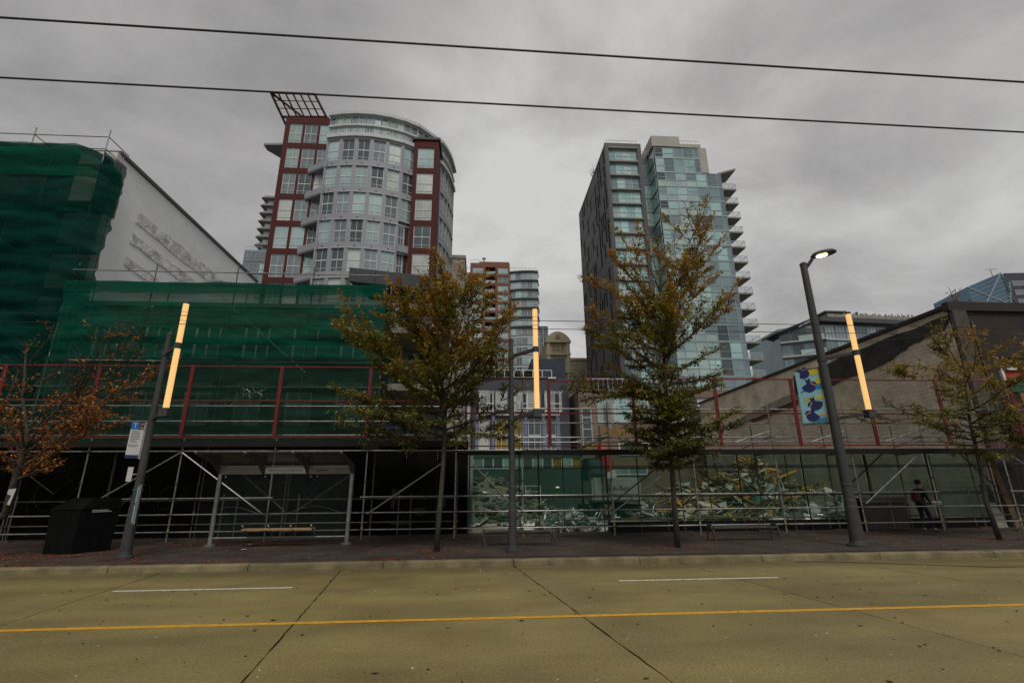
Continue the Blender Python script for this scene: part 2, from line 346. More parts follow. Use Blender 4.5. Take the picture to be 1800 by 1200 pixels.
# road slab concrete: olive tan, mottled, damp
def roadmat():
    mt = mat('road_concrete', (.165, .125, .045), .62, scale=.42, col2=(.245, .198, .070), bump=.16, bscale=90, rnd=.10, spec=.45)
    nt = mt.node_tree; nd = nt.nodes; ln = nt.links; b = nd['Principled BSDF']
    g = nd.new('ShaderNodeNewGeometry'); src = b.inputs['Base Color'].links[0].from_socket
    # drag-streak stains along the lane, fine aggregate speckle, oily gutter strip
    mpn = nd.new('ShaderNodeMapping'); mpn.inputs['Scale'].default_value = (.5, 1.3, 1); ln.new(g.outputs['Position'], mpn.inputs[0])
    s1 = nd.new('ShaderNodeTexNoise'); s1.inputs['Scale'].default_value = .8; s1.inputs['Detail'].default_value = 6; ln.new(mpn.outputs[0], s1.inputs['Vector'])
    s2 = nd.new('ShaderNodeTexNoise'); s2.inputs['Scale'].default_value = 34; s2.inputs['Detail'].default_value = 3; ln.new(g.outputs['Position'], s2.inputs['Vector'])
    r1 = nd.new('ShaderNodeMapRange'); r1.inputs['From Min'].default_value = .32; r1.inputs['From Max'].default_value = .62; r1.inputs['To Min'].default_value = .80; r1.inputs['To Max'].default_value = 1.10; ln.new(s1.outputs[0], r1.inputs[0])
    r2 = nd.new('ShaderNodeMapRange'); r2.inputs['From Min'].default_value = .3; r2.inputs['From Max'].default_value = .7; r2.inputs['To Min'].default_value = .70; r2.inputs['To Max'].default_value = 1.28; ln.new(s2.outputs[0], r2.inputs[0])
    ml = nd.new('ShaderNodeMath'); ml.operation = 'MULTIPLY'; ln.new(r1.outputs[0], ml.inputs[0]); ln.new(r2.outputs[0], ml.inputs[1])
    sy_ = nd.new('ShaderNodeSeparateXYZ'); ln.new(g.outputs['Position'], sy_.inputs[0])
    wob = nd.new('ShaderNodeMath'); wob.operation = 'MULTIPLY_ADD'; wob.inputs[1].default_value = 1.6; ln.new(s1.outputs[0], wob.inputs[0]); ln.new(sy_.outputs[1], wob.inputs[2])
    gb = nd.new('ShaderNodeMapRange'); gb.interpolation_type = 'SMOOTHSTEP'; gb.inputs['From Min'].default_value = 11.9; gb.inputs['From Max'].default_value = 12.75; gb.inputs['To Min'].default_value = 1; gb.inputs['To Max'].default_value = .62; ln.new(wob.outputs[0], gb.inputs[0])
    m3 = nd.new('ShaderNodeMath'); m3.operation = 'MULTIPLY'; ln.new(ml.outputs[0], m3.inputs[0]); ln.new(gb.outputs[0], m3.inputs[1]); ml = m3
    v = nd.new('ShaderNodeVectorMath'); v.operation = 'SCALE'; ln.new(src, v.inputs[0]); ln.new(ml.outputs[0], v.inputs['Scale']); ln.new(v.outputs[0], b.inputs['Base Color'])
    return mt
M['road'] = roadmat()
# ================================================================== ground, road, kerb, sidewalk
WALKZ = .13
b = MB(); b.box(-700, 700, -40, 1100, -1.2, -.10); b.build('ground', M['asph'], kind='structure')
b = MB(); b.box(-60, 60, -6, 12.35, -.099, -.016); road = b.build('road', M['tar'], kind='structure')
SK = .13
def jx(x0, y): return x0+SK*(12.4-y)
rows = [(-5.0, 4.05), (4.05, 7.55), (7.55, 10.2), (10.2, 12.33)]
for j, (ya, yb) in enumerate(rows):
    for i in range(-6, 7):
        xa = -3.08+3.92*i; xb = xa+3.92; g = .011
        p = [V((jx(xa, ya)+g, ya+g*.4, 0)), V((jx(xb, ya)-g, ya+g*.4, 0)), V((jx(xb, yb)-g, yb-g*.4, 0)), V((jx(xa, yb)+g, yb-g*.4, 0))]
        e0 = [p[1].lerp(p[2], k/16)+V((random.uniform(-.009, .009) if 0 < k < 16 else 0, 0, 0)) for k in range(17)]; e1 = [p[3].lerp(p[0], k/16)+V((random.uniform(-.009, .009) if 0 < k < 16 else 0, 0, 0)) for k in range(17)]
        b = MB(); b.prism([a+V((0, 0, -.014)) for a in e0+e1], (0, 0, .014+random.uniform(-.0015, .0015))); b.build('road_slab', M['road'], road)
b = MB(); b.box(-30, 30, 7.53, 7.64, .0035, .0055); b.build('yellow_lane_line', M['yel'], kind='structure')
for xa, xb in ((-12.9, -9.9), (-6.55, -3.4), (2.72, 5.9), (12.0, 15.1)):
    b = MB(); b.box(xa, xb, 10.16, 10.25, .0035, .0055); b.build('white_lane_dash', M['wht'], kind='structure')
# kerb stones
kr = None
b = MB(); b.box(-60, 60, 12.60, 12.66, -.09, .10); kerb = b.build('kerb', M['tar'], kind='structure')
for i in range(-7, 8):
    xa = .84+3.0*i
    b = MB(); b.prism([(xa+.008, 12.37, -.05), (xa+.008, 12.395, .105), (xa+.008, 12.43, .13), (xa+.008, 12.62, .135), (xa+.008, 12.62, -.05)], (2.984, 0, 0)); b.build('kerb_stone', M['kerb'], kerb)
b = MB(); b.box(-60, 60, 12.66, 19.9, -.08, WALKZ); walk = b.build('sidewalk', M['walk'], kind='structure')
# tar seal strip behind the kerb, with the jogs where the old crossing was patched
def strip(pts, wdt, z):
    b = MB()
    for p, q in zip(pts, pts[1:]): b.bar((p[0], p[1], z), (q[0], q[1], z), wdt, .006)
    return b.build('tar_seal_strip', M['tar'], kind='structure')
strip([(-.3, 12.9), (4.2, 12.86), (7.35, 12.78), (7.55, 12.7)], .07, .137)
strip([(7.55, 12.2), (8.3, 12.12), (11.2, 10.9), (12.5, 10.85), (16, 11.4)], .035, .005)
strip([(8.6, 12.84), (12.0, 12.84), (12.3, 12.7)], .04, .138)
strip([(.84, 12.35), (.86, 12.15)], .03, .005)
# site ground behind the fence and rear lane
b = MB(); b.box(-.4, 21.3, 19.9, 49.5, -.09, .02); b.build('site_ground', M['earth'], kind='structure')
# scattered leaves / paper flecks
def flecks(name, spots, cols, kind_label, zfun):
    b = MB(); cl = []
    for (x, y, s, ci) in spots:
        a = random.uniform(0, 6.28); ux = V((math.cos(a), math.sin(a), 0)); uy = V((-math.sin(a), math.cos(a), 0))
        z = zfun(x, y); lift = V((0, 0, random.uniform(.002, .012)))
        c = V((x, y, z)); k = random.uniform(.45, .8)
        b.add([c-ux*s, c-uy*s*k+lift, c+ux*s+lift*random.random(), c+uy*s*k+V((0, 0, .001))], [(0, 1, 2, 3)]); cl.append(cols[ci])
    o = b.build(name, M['leaf'], kind='stuff')
    ca = o.data.color_attributes.new('leaf', 'FLOAT_COLOR', 'CORNER')
    for p in o.data.polygons:
        for li in p.loop_indices: ca.data[li].color = (*cl[p.index], 1)
    return o
LC = [(.34, .035, .015), (.42, .075, .018), (.40, .15, .02), (.16, .045, .02), (.09, .03, .018)]
sp = []
for k in range(9500):
    x = random.uniform(-17, 20)
    t = random.random()
    y = 12.75+random.expovariate(1/.35) if t < .3 else (random.gauss(15.6, .55) if t < .65 else random.gauss(17.2, .35))
    dens = mnoise.noise(V((x*.55, y*.9, 3)))+(.42 if x < -6 else (.12 if x < 1 else -.02))
    if dens < random.uniform(-.05, .5) or not (12.7 < y < 19): continue
    sp.append((x, y, random.uniform(.025, .05), random.choices(range(5), (4, 3, 1, 4, 4))[0]))
for cx, cy, n, r in ((-1.0, 14.4, 160, .55), (5.5, 14.3, 200, .7), (15.7, 15.1, 150, .8), (-8.8, 13.9, 90, .5), (-13, 14.3, 300, 1.1), (-11.2, 14.6, 260, .7)):
    for k in range(n):
        sp.append((random.gauss(cx, r), max(12.72, random.gauss(cy, r*.35)), random.uniform(.025, .05), random.choices(range(5), (3, 3, 2, 3, 2))[0]))
lf = flecks('fallen_leaves', sp, LC, '', lambda x, y: WALKZ+.002)
tag(lf, 'red and orange fallen leaves scattered over the dark sidewalk', 'leaves')
WC = [(.55, .54, .48), (.40, .37, .28), (.03, .028, .02), (.05, .045, .03)]
sp = [(random.uniform(-16, 20), random.uniform(4.2, 12.3), random.uniform(.008, .026), random.choices(range(4), (5, 3, 3, 3))[0]) for k in range(1000)]
sp += [(random.uniform(-10, 12), random.uniform(4.3, 11), random.uniform(.025, .05), random.choice((2, 3, 3))) for k in range(70)]
sp += [(random.uniform(-4, 6), random.uniform(11.2, 12.3), random.uniform(.006, .014), 0) for k in range(160)]
sp += [(random.uniform(-9, 15), random.uniform(12.8, 17), random.uniform(.008, .022), 0) for k in range(130)]
lf = flecks('litter_flecks', sp, WC, '', lambda x, y: (WALKZ+.002 if y > 12.62 else .0045))
tag(lf, 'tiny pale and dark flecks scattered on the concrete road', 'litter')
# orange-and-white cup and scraps
c = gnd(168, 963, WALKZ)
t = thing('paper_cup', 'crushed orange paper cup beside the black bin', 'cup', (c.x, c.y, WALKZ))
b = MB(); b.tube((c.x-.09, c.y, WALKZ+.05), (c.x+.04, c.y-.03, WALKZ+.04), .05, .042, 10); b.build('cup_body', M['orange'], t)
b = MB(); b.tube((c.x+.04, c.y-.03, WALKZ+.04), (c.x+.075, c.y-.038, WALKZ+.04), .046, .044, 10); b.build('cup_lid', M['white'], t)
for (px, py, l, lab) in ((423, 966, .13, 'white paper scrap lying in front of the bus shelter'), (436, 957, .09, 'small pale paper scrap nearest the shelter bench'), (1624, 929, .12, 'pale scrap on the pavement by the standing person')):
    c = gnd(px, py, WALKZ); b = MB(); b.obox(V((c.x, c.y, WALKZ+.004)), V((l, .01, .012)), V((-.01, .06, .006)), V((0, 0, .003)))
    tag(b.build('paper_scrap', M['sign']), lab, 'litter', 'paper scraps on the sidewalk')
# ================================================================== far towers
def obx(mb, O, u, n, a0, a1, d0, d1, z0, z1):
    """box: along u a0..a1, along outward normal n d0..d1"""
    mb.obox(V((O.x, O.y, 0))+u*a0+n*d0+V((0, 0, z0)), u*(a1-a0), n*(d1-d0), V((0, 0, z1-z0)))
def lattice(mb, O, u, n, A0, A1, Z0, Z1, cols, rows, d0, d1):
    rows = sorted(rows); cols = sorted(cols); z = Z0
    for r0, r1 in rows:
        if r0 > z: obx(mb, O, u, n, A0, A1, d0, d1, z, r0)
        a = A0
        for c0, c1 in cols:
            if c0 > a: obx(mb, O, u, n, a, c0, d0, d1, r0, r1)
            a = c1
        if a < A1: obx(mb, O, u, n, a, A1, d0, d1, r0, r1)
        z = r1
    if z < Z1: obx(mb, O, u, n, A0, A1, d0, d1, z, Z1)
_wc = {}
def win(parent, O, u, n, a0, a1, z0, z1, d, nx, splits, fm, pm, fw=.09, th=.09, name='window'):
    """framed window: mullions nx vertical divisions, horizontal bars at split fractions; pane is a sub-part"""
    W = round(a1-a0, 2); H = round(z1-z0, 2); key = (W, H, nx, tuple(splits), fm.name, fw, th)
    if key not in _wc:
        f = MB(); w2 = W/2; h2 = H/2
        f.box(-w2, w2, 0, th, -h2, -h2+fw); f.box(-w2, w2, 0, th, h2-fw, h2)
        f.box(-w2, -w2+fw, 0, th, -h2+fw, h2-fw); f.box(w2-fw, w2, 0, th, -h2+fw, h2-fw)
        for i in range(1, nx):
            x = -w2+W*i/nx; f.box(x-fw*.35, x+fw*.35, .004, th*.9, -h2+fw, h2-fw)
        for s, sw in splits:
            z = -h2+H*s; f.box(-w2+fw, w2-fw, .008, th*1.05, z-sw/2, z+sw/2)
        me = bpy.data.meshes.new(name); me.from_pydata(f.v, [], f.f); me.materials.append(fm)
        g = MB(); g.box(-w2+fw*.5, w2-fw*.5, .02, .035, -h2+fw*.5, h2-fw*.5)
        pe = bpy.data.meshes.new('pane'); pe.from_pydata(g.v, [], g.f); pe.materials.append(pm)
        _wc[key] = (me, pe)
    me, pe = _wc[key]
    c = V((O.x, O.y, 0))+u*((a0+a1)/2)+n*d+V((0, 0, (z0+z1)/2)); rz = math.atan2(n.y, n.x)-math.pi/2
    o = inst(name, me, c, parent, rz)
    p = bpy.data.objects.new('pane', pe); COL.objects.link(p); p.parent = o
    p.material_slots[0].link = 'OBJECT'; p.material_slots[0].material = pm
    return o
UX = V((1, 0, 0)); NY = V((0, -1, 0))
def pick(ws): return M[random.choices([k for k, _ in ws], [q for _, q in ws])[0]]
PW = [('g1', 4), ('g2', 4), ('g3', 1.0), ('g4', 1.2)]

# ---- tower with red frame and grey curved front
T = thing('curved_tower', 'grey curved apartment tower with dark red corner frames and rooftop lattice', 'tower', (-18, 70, 0))
rowz = [(47.55-4.4*k, 51.1-4.4*k) for k in range(0, 8)]
O = V((0, 64, 0))
cols = [(-29.25, -27.35), (-27.0, -25.1), (-24.75, -23.2)]
b = MB(); b.box(-29.95, -21, 64.25, 80, 0, 56.2); lattice(b, O, UX, NY, -29.95, -22.6, 14, 56.6, cols, rowz+[(51.95, 55.45)], -.25, 0); obx(b, O, UX, NY, -29.95, -22.6, -.25, 0, 0, 14)
b.box(-29.6, -24.4, 66, 78, 56.2, 58.6)
b.build('red_frame_wall', M['tred'], T)
for z0, z1 in rowz+[(51.95, 55.45)]:
    for c0, c1 in cols: win(T, O, UX, NY, c0, c1, z0, z1, -.22, 2, ((.5, .14), (.16, .06)), M['frame'], pick(PW))
# side canopy and rooftop pergola
b = MB(); b.prism([(-29.95, 64.5, 51.9), (-33.3, 65.2, 52.3), (-33.3, 66.5, 52.3), (-29.95, 70, 51.9)], (0, 0, .35)); b.build('side_canopy', M['tgrey'], T)
b = MB()
PA = [V((-32.5, 63.2, 60.3)), V((-25.9, 63.2, 60.3))]; PB = [V((-30.4, 66.5, 55.9)), V((-23.6, 66.5, 56.4))]
b.bar(PA[0], PA[1], .22, .3); b.bar(PB[0], PB[1], .2, .25); b.bar(PA[0], PB[0], .22, .3); b.bar(PA[1], PB[1], .22, .3)
for i in range(1, 6): b.bar(PA[0].lerp(PA[1], i/6), PB[0].lerp(PB[1], i/6), .14, .2)
for i in (1, 2, 3, 4): b.bar(PA[0].lerp(PB[0], i/5), PA[1].lerp(PB[1], i/5), .1, .16 if i == 3 else .08)
b.bar(PA[0], V((-27.0, 66.4, 57.4)), .2, .3)
b.bar(PA[0].lerp(PB[0], .6), (-29, 68, 58.5), .14, .2); b.bar(PA[1].lerp(PB[1], .6), (-25, 68, 58.5), .14, .2)
b.build('rooftop_lattice', mat('lattice_dark_red', (.055, .016, .013), .7), T)
# curved wall: plan polyline from the ring of the roof
ring = [(-23.9, 64.5), (-21.86, 64.03), (-18.32, 63.71), (-14.92, 64.12), (-11.56, 65.29), (-9.05, 67.08), (-7.18, 69.0), (-5.7, 72.83), (-5.03, 77.58)]
ring = [V((a*.9656, c*.9656, 0)) for a, c in ring]
def smooth(pts, n):
    o = []
    for i in range(len(pts)-1):
        p0 = pts[max(i-1, 0)]; p1 = pts[i]; p2 = pts[i+1]; p3 = pts[min(i+2, len(pts)-1)]
        for k in range(n):
            t = k/n; o.append(.5*((2*p1)+(p2-p0)*t+(2*p0-5*p1+4*p2-p3)*t*t+(3*p1-p0-3*p2+p3)*t**3))
    o.append(pts[-1]); return o
rs = smooth(ring, 12)
cum = [0]
for a, c in zip(rs, rs[1:]): cum.append(cum[-1]+(c-a).length)
TOTL = cum[-1]
def onring(s):
    s = max(0, min(TOTL-1e-6, s))
    for i in range(len(cum)-1):
        if cum[i+1] >= s: return rs[i].lerp(rs[i+1], (s-cum[i])/(cum[i+1]-cum[i]))
def sofx(x):
    for i, p in enumerate(rs):
        if p.x >= x: return cum[i]
def seg(s0, s1):
    a = onring(s0); c = onring(s1); u = (c-a).normalized(); n = V((u.y, -u.x, 0)); return a, u, n, (c-a).length
tw = MB(); inner = [p+(V((-14, 74, 0))-p).normalized()*.55 for p in rs]
tw.prism([V((p.x, p.y, 0)) for p in inner]+[V((-7, 80, 0)), V((-22, 80, 0))], (0, 0, 55.2))
from collections import defaultdict
trim = defaultdict(MB)
NB = 9; sL = 0.25; s_mid = sofx(-9.9)
bays = [(sL+(s_mid-sL)*i/6, sL+(s_mid-sL)*(i+1)/6) for i in range(6)]
s_r = sofx(-6.6)
bays += [(s_r+(TOTL-s_r)*i/5, s_r+(TOTL-s_r)*(i+1)/5) for i in range(5)]
fills = [(s_mid, s_r)]
for bi, (s0, s1) in enumerate(bays):
    a, u, n, L = seg(s0, s1); rr = []
    for k, (z0, z1) in enumerate(rowz):
        rr.append((z0, z1))
    big = bi < 6
    cc = [(L*.11, L*.89)]
    skip = {5: (3, 4, 5, 6, 7)}.get(bi, ()) 
    rr2 = [r for k, r in enumerate(rr) if k not in skip]
    zlow = 14 if not skip else rr[3][1]+.55
    lattice(tw, a, u, n, 0, L, zlow, 51.45, cc, [r for r in rr2 if r[0] > zlow], -.32, 0)
    if not skip: obx(tw, a, u, n, 0, L, -.32, 0, 0, 14)
    for k, (z0, z1) in enumerate(rr):
        if k in skip: continue
        win(T, a, u, n, cc[0][0], cc[0][1], z0, z1, -.28, 2, ((.5, .16), (.16, .06)), M['frame'], pick(PW), name='window')
        if big and k < 6:
            v = MB(); obx(v, a, u, n, L*.46, L*.54, 0, .06, z0-.62, z0-.5); v.build('vent', M['framed'], T)
    # band course at each floor
    for k in range(7): obx(trim['f%d' % k], a, u, n, 0, L, .004, .05, rowz[k][0]-.95, rowz[k][0]-.86)
    # crown: two strips of continuous glazing
    obx(trim['low'], a, u, n, -.02, L+.02, -.3, .28, 51.45, 52.05)
    obx(trim['mid'], a, u, n, 0, L, -.3, .1, 53.45, 53.75); obx(trim['top'], a, u, n, -.03, L+.03, -.3, .35, 55.35, 55.87)
    nw = 2
    for q in range(nw):
        for (z0, z1, sp2) in ((52.05, 53.45, ((.3, .06),)), (53.75, 55.35, ())):
            win(T, a, u, n, L*q/nw+.06, L*(q+1)/nw-.06, z0, z1, -.25, 1 if z0 > 53 else 2, sp2, M['tgreyl'], pick([('g1',3),('g2',2)]), fw=.09)
for s0, s1 in fills:
    a, u, n, L = seg(s0, s1); obx(tw, a, u, n, 0, L, -.32, -.05, 0, 51.4)
    obx(trim['low'], a, u, n, -.02, L+.02, -.3, .28, 51.45, 52.05); obx(trim['mid'], a, u, n, 0, L, -.3, .1, 53.45, 53.75); obx(trim['top'], a, u, n, -.03, L+.03, -.3, .35, 55.35, 55.87)
    for q in range(4):
        for (z0, z1, sp2) in ((52.05, 53.45, ()), (53.75, 55.35, ())):
            win(T, a, u, n, L*q/4+.05, L*(q+1)/4-.05, z0, z1, -.25, 1, sp2, M['tgreyl'], pick(PW), fw=.12)
tw.build('curved_wall', M['tgrey'], T); [tm_.build('cornice_band', M['tgreyl'], T) for tm_ in trim.values()]
b = MB(); b.prism([V((p.x, p.y, 55.2)) for p in inner]+[V((-7, 80, 55.2)), V((-22, 80, 55.2))], (0, 0, .3)); b.build('roof', M['conc'], T)
# angled balconies between red frame and curve
for k in range(6):
    zt = rowz[k][0]-.2
    f = MB(); p0 = V((-25.6-.16*k*0, 63.85, 0)); p1 = V((ring[0].x+.4, 61.95, 0))
    f.prism([V((-25.7, 64.0, zt-.75)), V((-22.3, 62.05, zt-.75)), V((-22.3, 64.0, zt-.75))], (0, 0, .22))
    o = f.build('balcony_slab', M['tgrey'], T)
    f = MB(); f.bar((-25.7, 63.98, zt-.1), (-22.3, 62.03, zt-.1), .12, .95); f.build('balcony_parapet', M['tgrey'], T)
# recessed balconies beside the red strip
a, u, n, L = seg(*bays[5])
for k in (3, 4, 5, 6):
    z0, z1 = rowz[k]; f = MB(); obx(f, a, u, n, 0, L, -.3, .25, z0-.75, z0-.5); f.build('balcony_slab', M['tgrey'], T)
    f = MB(); obx(f, a, u, n, 0, L, .1, .22, z0-.5, z0+.35); f.build('balcony_parapet', M['tgrey'], T)
    win(T, a, u, n, L*.08, L*.5, z0, z1, -.5, 2, ((.5, .12),), M['frame'], M['g3'])
    f = MB(); obx(f, a, u, n, L*.55, L*.75, -.5, -.3, z0-.5, z1+.3); f.build('red_pier', M['tred'], T)
# red strip bay in front of the curve
Os = V((0, 63.2, 0)); b = MB()
b.box(-10.25, -6.6, 63.45, 68, 0, 52.6); lattice(b, Os, UX, NY, -10.25, -6.6, 14, 52.6, [(-9.65, -7.25)], [(z0+.15, z1+.15) for z0, z1 in rowz], -.25, 0); obx(b, Os, UX, NY, -10.25, -6.6, -.25, 0, 0, 14)
b.build('red_strip_wall', M['tred'], T)
b = MB(); b.box(-10.5, -6.35, 62.95, 68.2, 52.6, 53.0); b.build('red_strip_roof', M['dmetal'], T)
for z0, z1 in rowz: win(T, Os, UX, NY, -9.65, -7.25, z0+.15, z1+.15, -.22, 2, ((.5, .12), (.14, .05)), M['frame'], pick(PW))

# ---- charcoal and glass tower
T = thing('glass_tower', 'charcoal and green glass apartment tower with stacked corner balconies', 'tower', (33, 86, 0))
b = MB(); b.box(22.6, 29.3, 75.5, 99.2, 0, 62.9)
FL = [62.3-2.955*k for k in range(20)]       # slab levels
# front portal frame
lattice(b, V((0, 75, 0)), UX, NY, 22.6, 29.4, 4, 63.1, [(23.25, 28.65)], [(4.5, 62.1)], -.5, 0)
b.build('charcoal_wall', M['tdark'], T)
sl = {}
for k, z in enumerate(FL[:19]):
    ys = sorted(random.sample(range(16), 6))
    for q in ys:
        y = 76.3+q*1.45+random.uniform(-.2, .2); hgt = random.choice((2.3, 2.3, 3.6)); 
        key = hgt
        if key not in sl: sl[key] = boxmesh('slit_window', .08, .42, hgt, M['tslit'])
        inst('slit_window', sl[key], (22.585, y, z-1.55), T)
    if k % 1 == 0:
        g = MB(); g.box(22.56, 22.6, 75.2, 99.1, z-.06, z+.0); g.build('panel_joint', M['framed'], T)
for k, z in enumerate(FL[:19]):
    g = MB(); g.box(23.25, 28.65, 74.85, 75.45, z-.32, z-.05); g.build('balcony_slab', M['soffit'], T)
    for q in range(4):
        win(T, V((0, 75, 0)), UX, NY, 23.25+1.35*q, 24.6+1.35*q, z-2.95, z-.35, -.45, 1 if q % 2 else 2, ((.45, .06),), M['frameg'], pick([('gt2', 4), ('gt3', 3), ('gt1', 2)]), fw=.06)
# recessed link
b = MB(); b.box(29.4, 31.9, 78.0, 95, 0, 62.2); b.build('link_wall', M['tdark'], T)
for k, z in enumerate(FL[:18]):
    win(T, V((0, 78, 0)), UX, NY, 29.45, 31.85, z-2.9, z-.1, .02, 3, ((.3, .08),), M['frameg'], pick([('gt2', 3), ('gt3', 3), ('g3', 2)]), fw=.07)
    win(T, V((31.9, 75.2, 0)), V((0, 1, 0)), V((-1, 0, 0)), .1, 2.8, z-2.8, z-.1, .04, 1, (), M['frameg'], M['gt1'], fw=.06)
# glazed block
b = MB(); b.box(31.9, 44.0, 75.3, 95, 0, 57.4); b.box(31.9, 40.4, 75.3, 90, 57.4, 62.8); b.build('core_wall', M['gt3'], T)
b = MB(); b.box(31.6, 37.0, 75.05, 90, 62.85, 65.1); b.box(37.0, 41.0, 75.15, 88, 62.85, 63.6); b.box(40.4, 42.0, 75.2, 90, 57.45, 62.85); b.build('penthouse_wall', M['tbeige'], T)
b = MB()
for p, q in (((37, 75.3, 64.4), (40.8, 75.3, 64.4)), ((23, 75.3, 63.9), (28.8, 75.3, 63.9)), ((29.6, 77, 63.0), (31.6, 77, 63.0))):
    b.bar(p, q, .06, .08)
    for i in range(6):
        c = V(p).lerp(V(q), i/5); b.bar(c, c-V((0, 0, .85)), .05, .05, V((0, 1, 0)))
b.build('roof_railing', M['tgreyl'], T)
xs = [31.95, 33.5, 35.45, 37.3, 39.3, 41.2, 43.2, 44.0]
Og = V((0, 75.0, 0)); mu = MB()
GL = [60.4, 57.3]+[57.3-2.945*k for k in range(1, 17)]
tops = [62.7]+GL
for r in range(len(GL)):
    zt = tops[r]; zb = GL[r]; obx(mu, Og, UX, NY, 31.9, 40.4 if r < 2 else 44.05, -.3, .02, zb-.22, zb)
    for q in range(5 if r < 2 else 7):
        x0, x1 = xs[q], xs[q+1]
        if r < 2 and q == 4: x1 = 40.4
        hgt = zt-.22-zb
        vis = (r < 2) or q in (0, 1, 3) or q in (4, 5, 6)
        if q == 6:
            win(T, Og, UX, NY, x0, x1, zb, zt-.22, -.1, 1, (), M['frameg'], M['gt3'], fw=.05, name='glass_panel'); continue
        if not vis or (r == 1 and q == 0):
            win(T, Og, UX, NY, x0, x1, zb, zt-.22, -.1, 1, ((.42, .05),), M['frameg'], M['gt1'], fw=.05, name='glass_panel'); continue
        zs = zb+hgt*(.42 if q < 4 else .0)
        if r < 2: zs = zb
        if zs > zb: win(T, Og, UX, NY, x0, x1, zb, zs, -.1, 1, (), M['frameg'], M['gt1'], fw=.05, name='glass_panel')
        win(T, Og, UX, NY, x0, x1, zs, zt-.22, -.1, 1 if q != 3 else 2, ((.42, .08),) if (q in (0, 3, 4) or (r < 2 and q == 1)) else (((.36, .07),) if q == 5 else ()), M['frameg'], pick([('gt2', 4), ('gt3', 4)] if q in (1, 5) else [('gt2', 2), ('gt3', 4), ('g3', 1)]), fw=.06, name='glass_panel')
mu.build('slab_edge_bands', M['frameg'], T)
# corner balconies, stepping down the right-hand side
b = MB(); b.prism([V((43.9, 75.6, 57.5)), V((47.4, 75.6, 58.6)), V((47.4, 79.5, 58.6)), V((43.9, 79.5, 57.5))], (0, 0, .35)); b.build('roof_canopy', M['soffit'], T)
for k in range(1, 14):
    z = 57.3-2.945*k+.1
    s_ = MB(); s_.box(44.0, 46.9, 75.5, 79.5, z-.3, z); s_.prism([V((44.0, 75.5, z-.75)), V((44.0, 79.5, z-.75)), V((44.0, 79.5, z-.3)), V((44.0, 75.5, z-.3))], (.35, 0, 0)); s_.build('balcony_slab', M['soffit'], T)
    r_ = MB()
    for y in (75.55, 79.4):
        r_.bar((44.05, y, z+1.05), (46.85, y, z+1.05), .06, .06)
    r_.bar((46.85, 75.55, z+1.05), (46.85, 79.4, z+1.05), .06, .06)
    for (x, y) in ((44.1, 75.55), (45.5, 75.55), (46.85, 75.55), (46.85, 77.5), (46.85, 79.4)): r_.bar((x, y, z), (x, y, z+1.05), .06, .06, V((0, 1, 0)))
    ra = r_.build('balcony_railing', M['tgreyl'], T)
    g = MB(); g.box(44.1, 46.8, 75.54, 75.56, z+.1, z+.98); g.build('glass_guard', clearmat('balcony_glass_%d' % k, (.35, .42, .42), .22) if k == 1 else bpy.data.materials['balcony_glass_1'], T)
    d_ = MB(); d_.box(44.0, 44.1, 76, 79, z, z+2.2); d_.build('balcony_door', M['g3'], T)
b = MB(); b.box(44.0, 45.2, 79.5, 92, 0, 57.4); b.build('rear_wall', M['tgreyl'], T)
b = MB()
for i in range(9): b.bar((22.8+random.uniform(-.2, .2), 84+i*.25, 62.9), (22.6+random.uniform(-.6, .4), 84+i*.3, 64.2+random.uniform(0, .8)), .05, .05)
b.build('roof_plants', M['timberd'], T, kind='stuff')

# ---- brick and glass tower far behind
T = thing('brick_tower', 'distant red brick tower with teal windows and curved glass side', 'tower', (6, 135, 0))
Ob = V((0, 128, 0)); R = [(60.55-2.765*k, 62.55-2.765*k) for k in range(14)]
C3 = [(-2.25, .61), (1.3, 4.16), (4.85, 7.73)]
b = MB(); b.box(-3, 8.26, 130.2, 142, 0, 63.5); lattice(b, Ob, UX, NY, -3, 8.26, 20, 63.8, C3, R, -2.2, 0); obx(b, Ob, UX, NY, -3, 8.26, -2.2, 0, 0, 20); b.box(-.5, 8.2, 130, 140, 63.8, 65.2)
b.build('brick_wall', M['tbrick'], T)
for z0, z1 in R:
    for ci in (0, 2): win(T, Ob, UX, NY, *C3[ci], z0, z1, -.3, 2, ((.25, .08),), M['tgreyl'], pick([('g1', 5), ('g2', 2)]), fw=.12)
    g = MB(); obx(g, Ob, UX, NY, C3[1][0], C3[1][1], -.5, -.4, z0, z0+.85); g.build('balcony_guard', M['g1'], T)
    g = MB(); obx(g, Ob, UX, NY, C3[1][0], C3[1][1], -.15, .0, z0-.12, z0+.0); g.build('balcony_slab', M['tgreyl'], T)
b = MB(); b.box(-4.8, -3.02, 129, 140, 0, 61.2); b.build('side_wall', M['tgrey'], T)
arc = [V((8.26+8.0*t, 128.6-1.1*math.sin(t*2.2), 0)) for t in [i/5 for i in range(6)]]
core = MB(); core.prism([V((p.x, p.y+.25, 0)) for p in arc]+[V((16.3, 140, 0)), V((8.26, 140, 0))], (0, 0, 61.6)); core.build('glazed_core', M['gt3'], T)
for k in range(15):
    z = 61.2-2.765*k; s_ = MB(); ov = .65 if k < 7 else .1
    s_.prism([V((p.x, p.y-ov, z-.28)) for p in arc]+[V((16.3+ov, 131, z-.28)), V((8.27, 131, z-.28))], (0, 0, .4)); s_.build('slab_edge', M['framed'] if k < 7 else M['tgreyl'], T)
    for q in range(5):
        u = (arc[q+1]-arc[q]); L = u.length; u.normalize(); n = V((u.y, -u.x, 0))
        win(T, arc[q], u, n, 0, L, z-2.4, z-.3, .02, 2, ((.3, .08),), M['tgreyl'], pick([('g1', 4), ('g2', 3), ('gt2', 2)]), fw=.09, name='glass_panel')
b = MB()
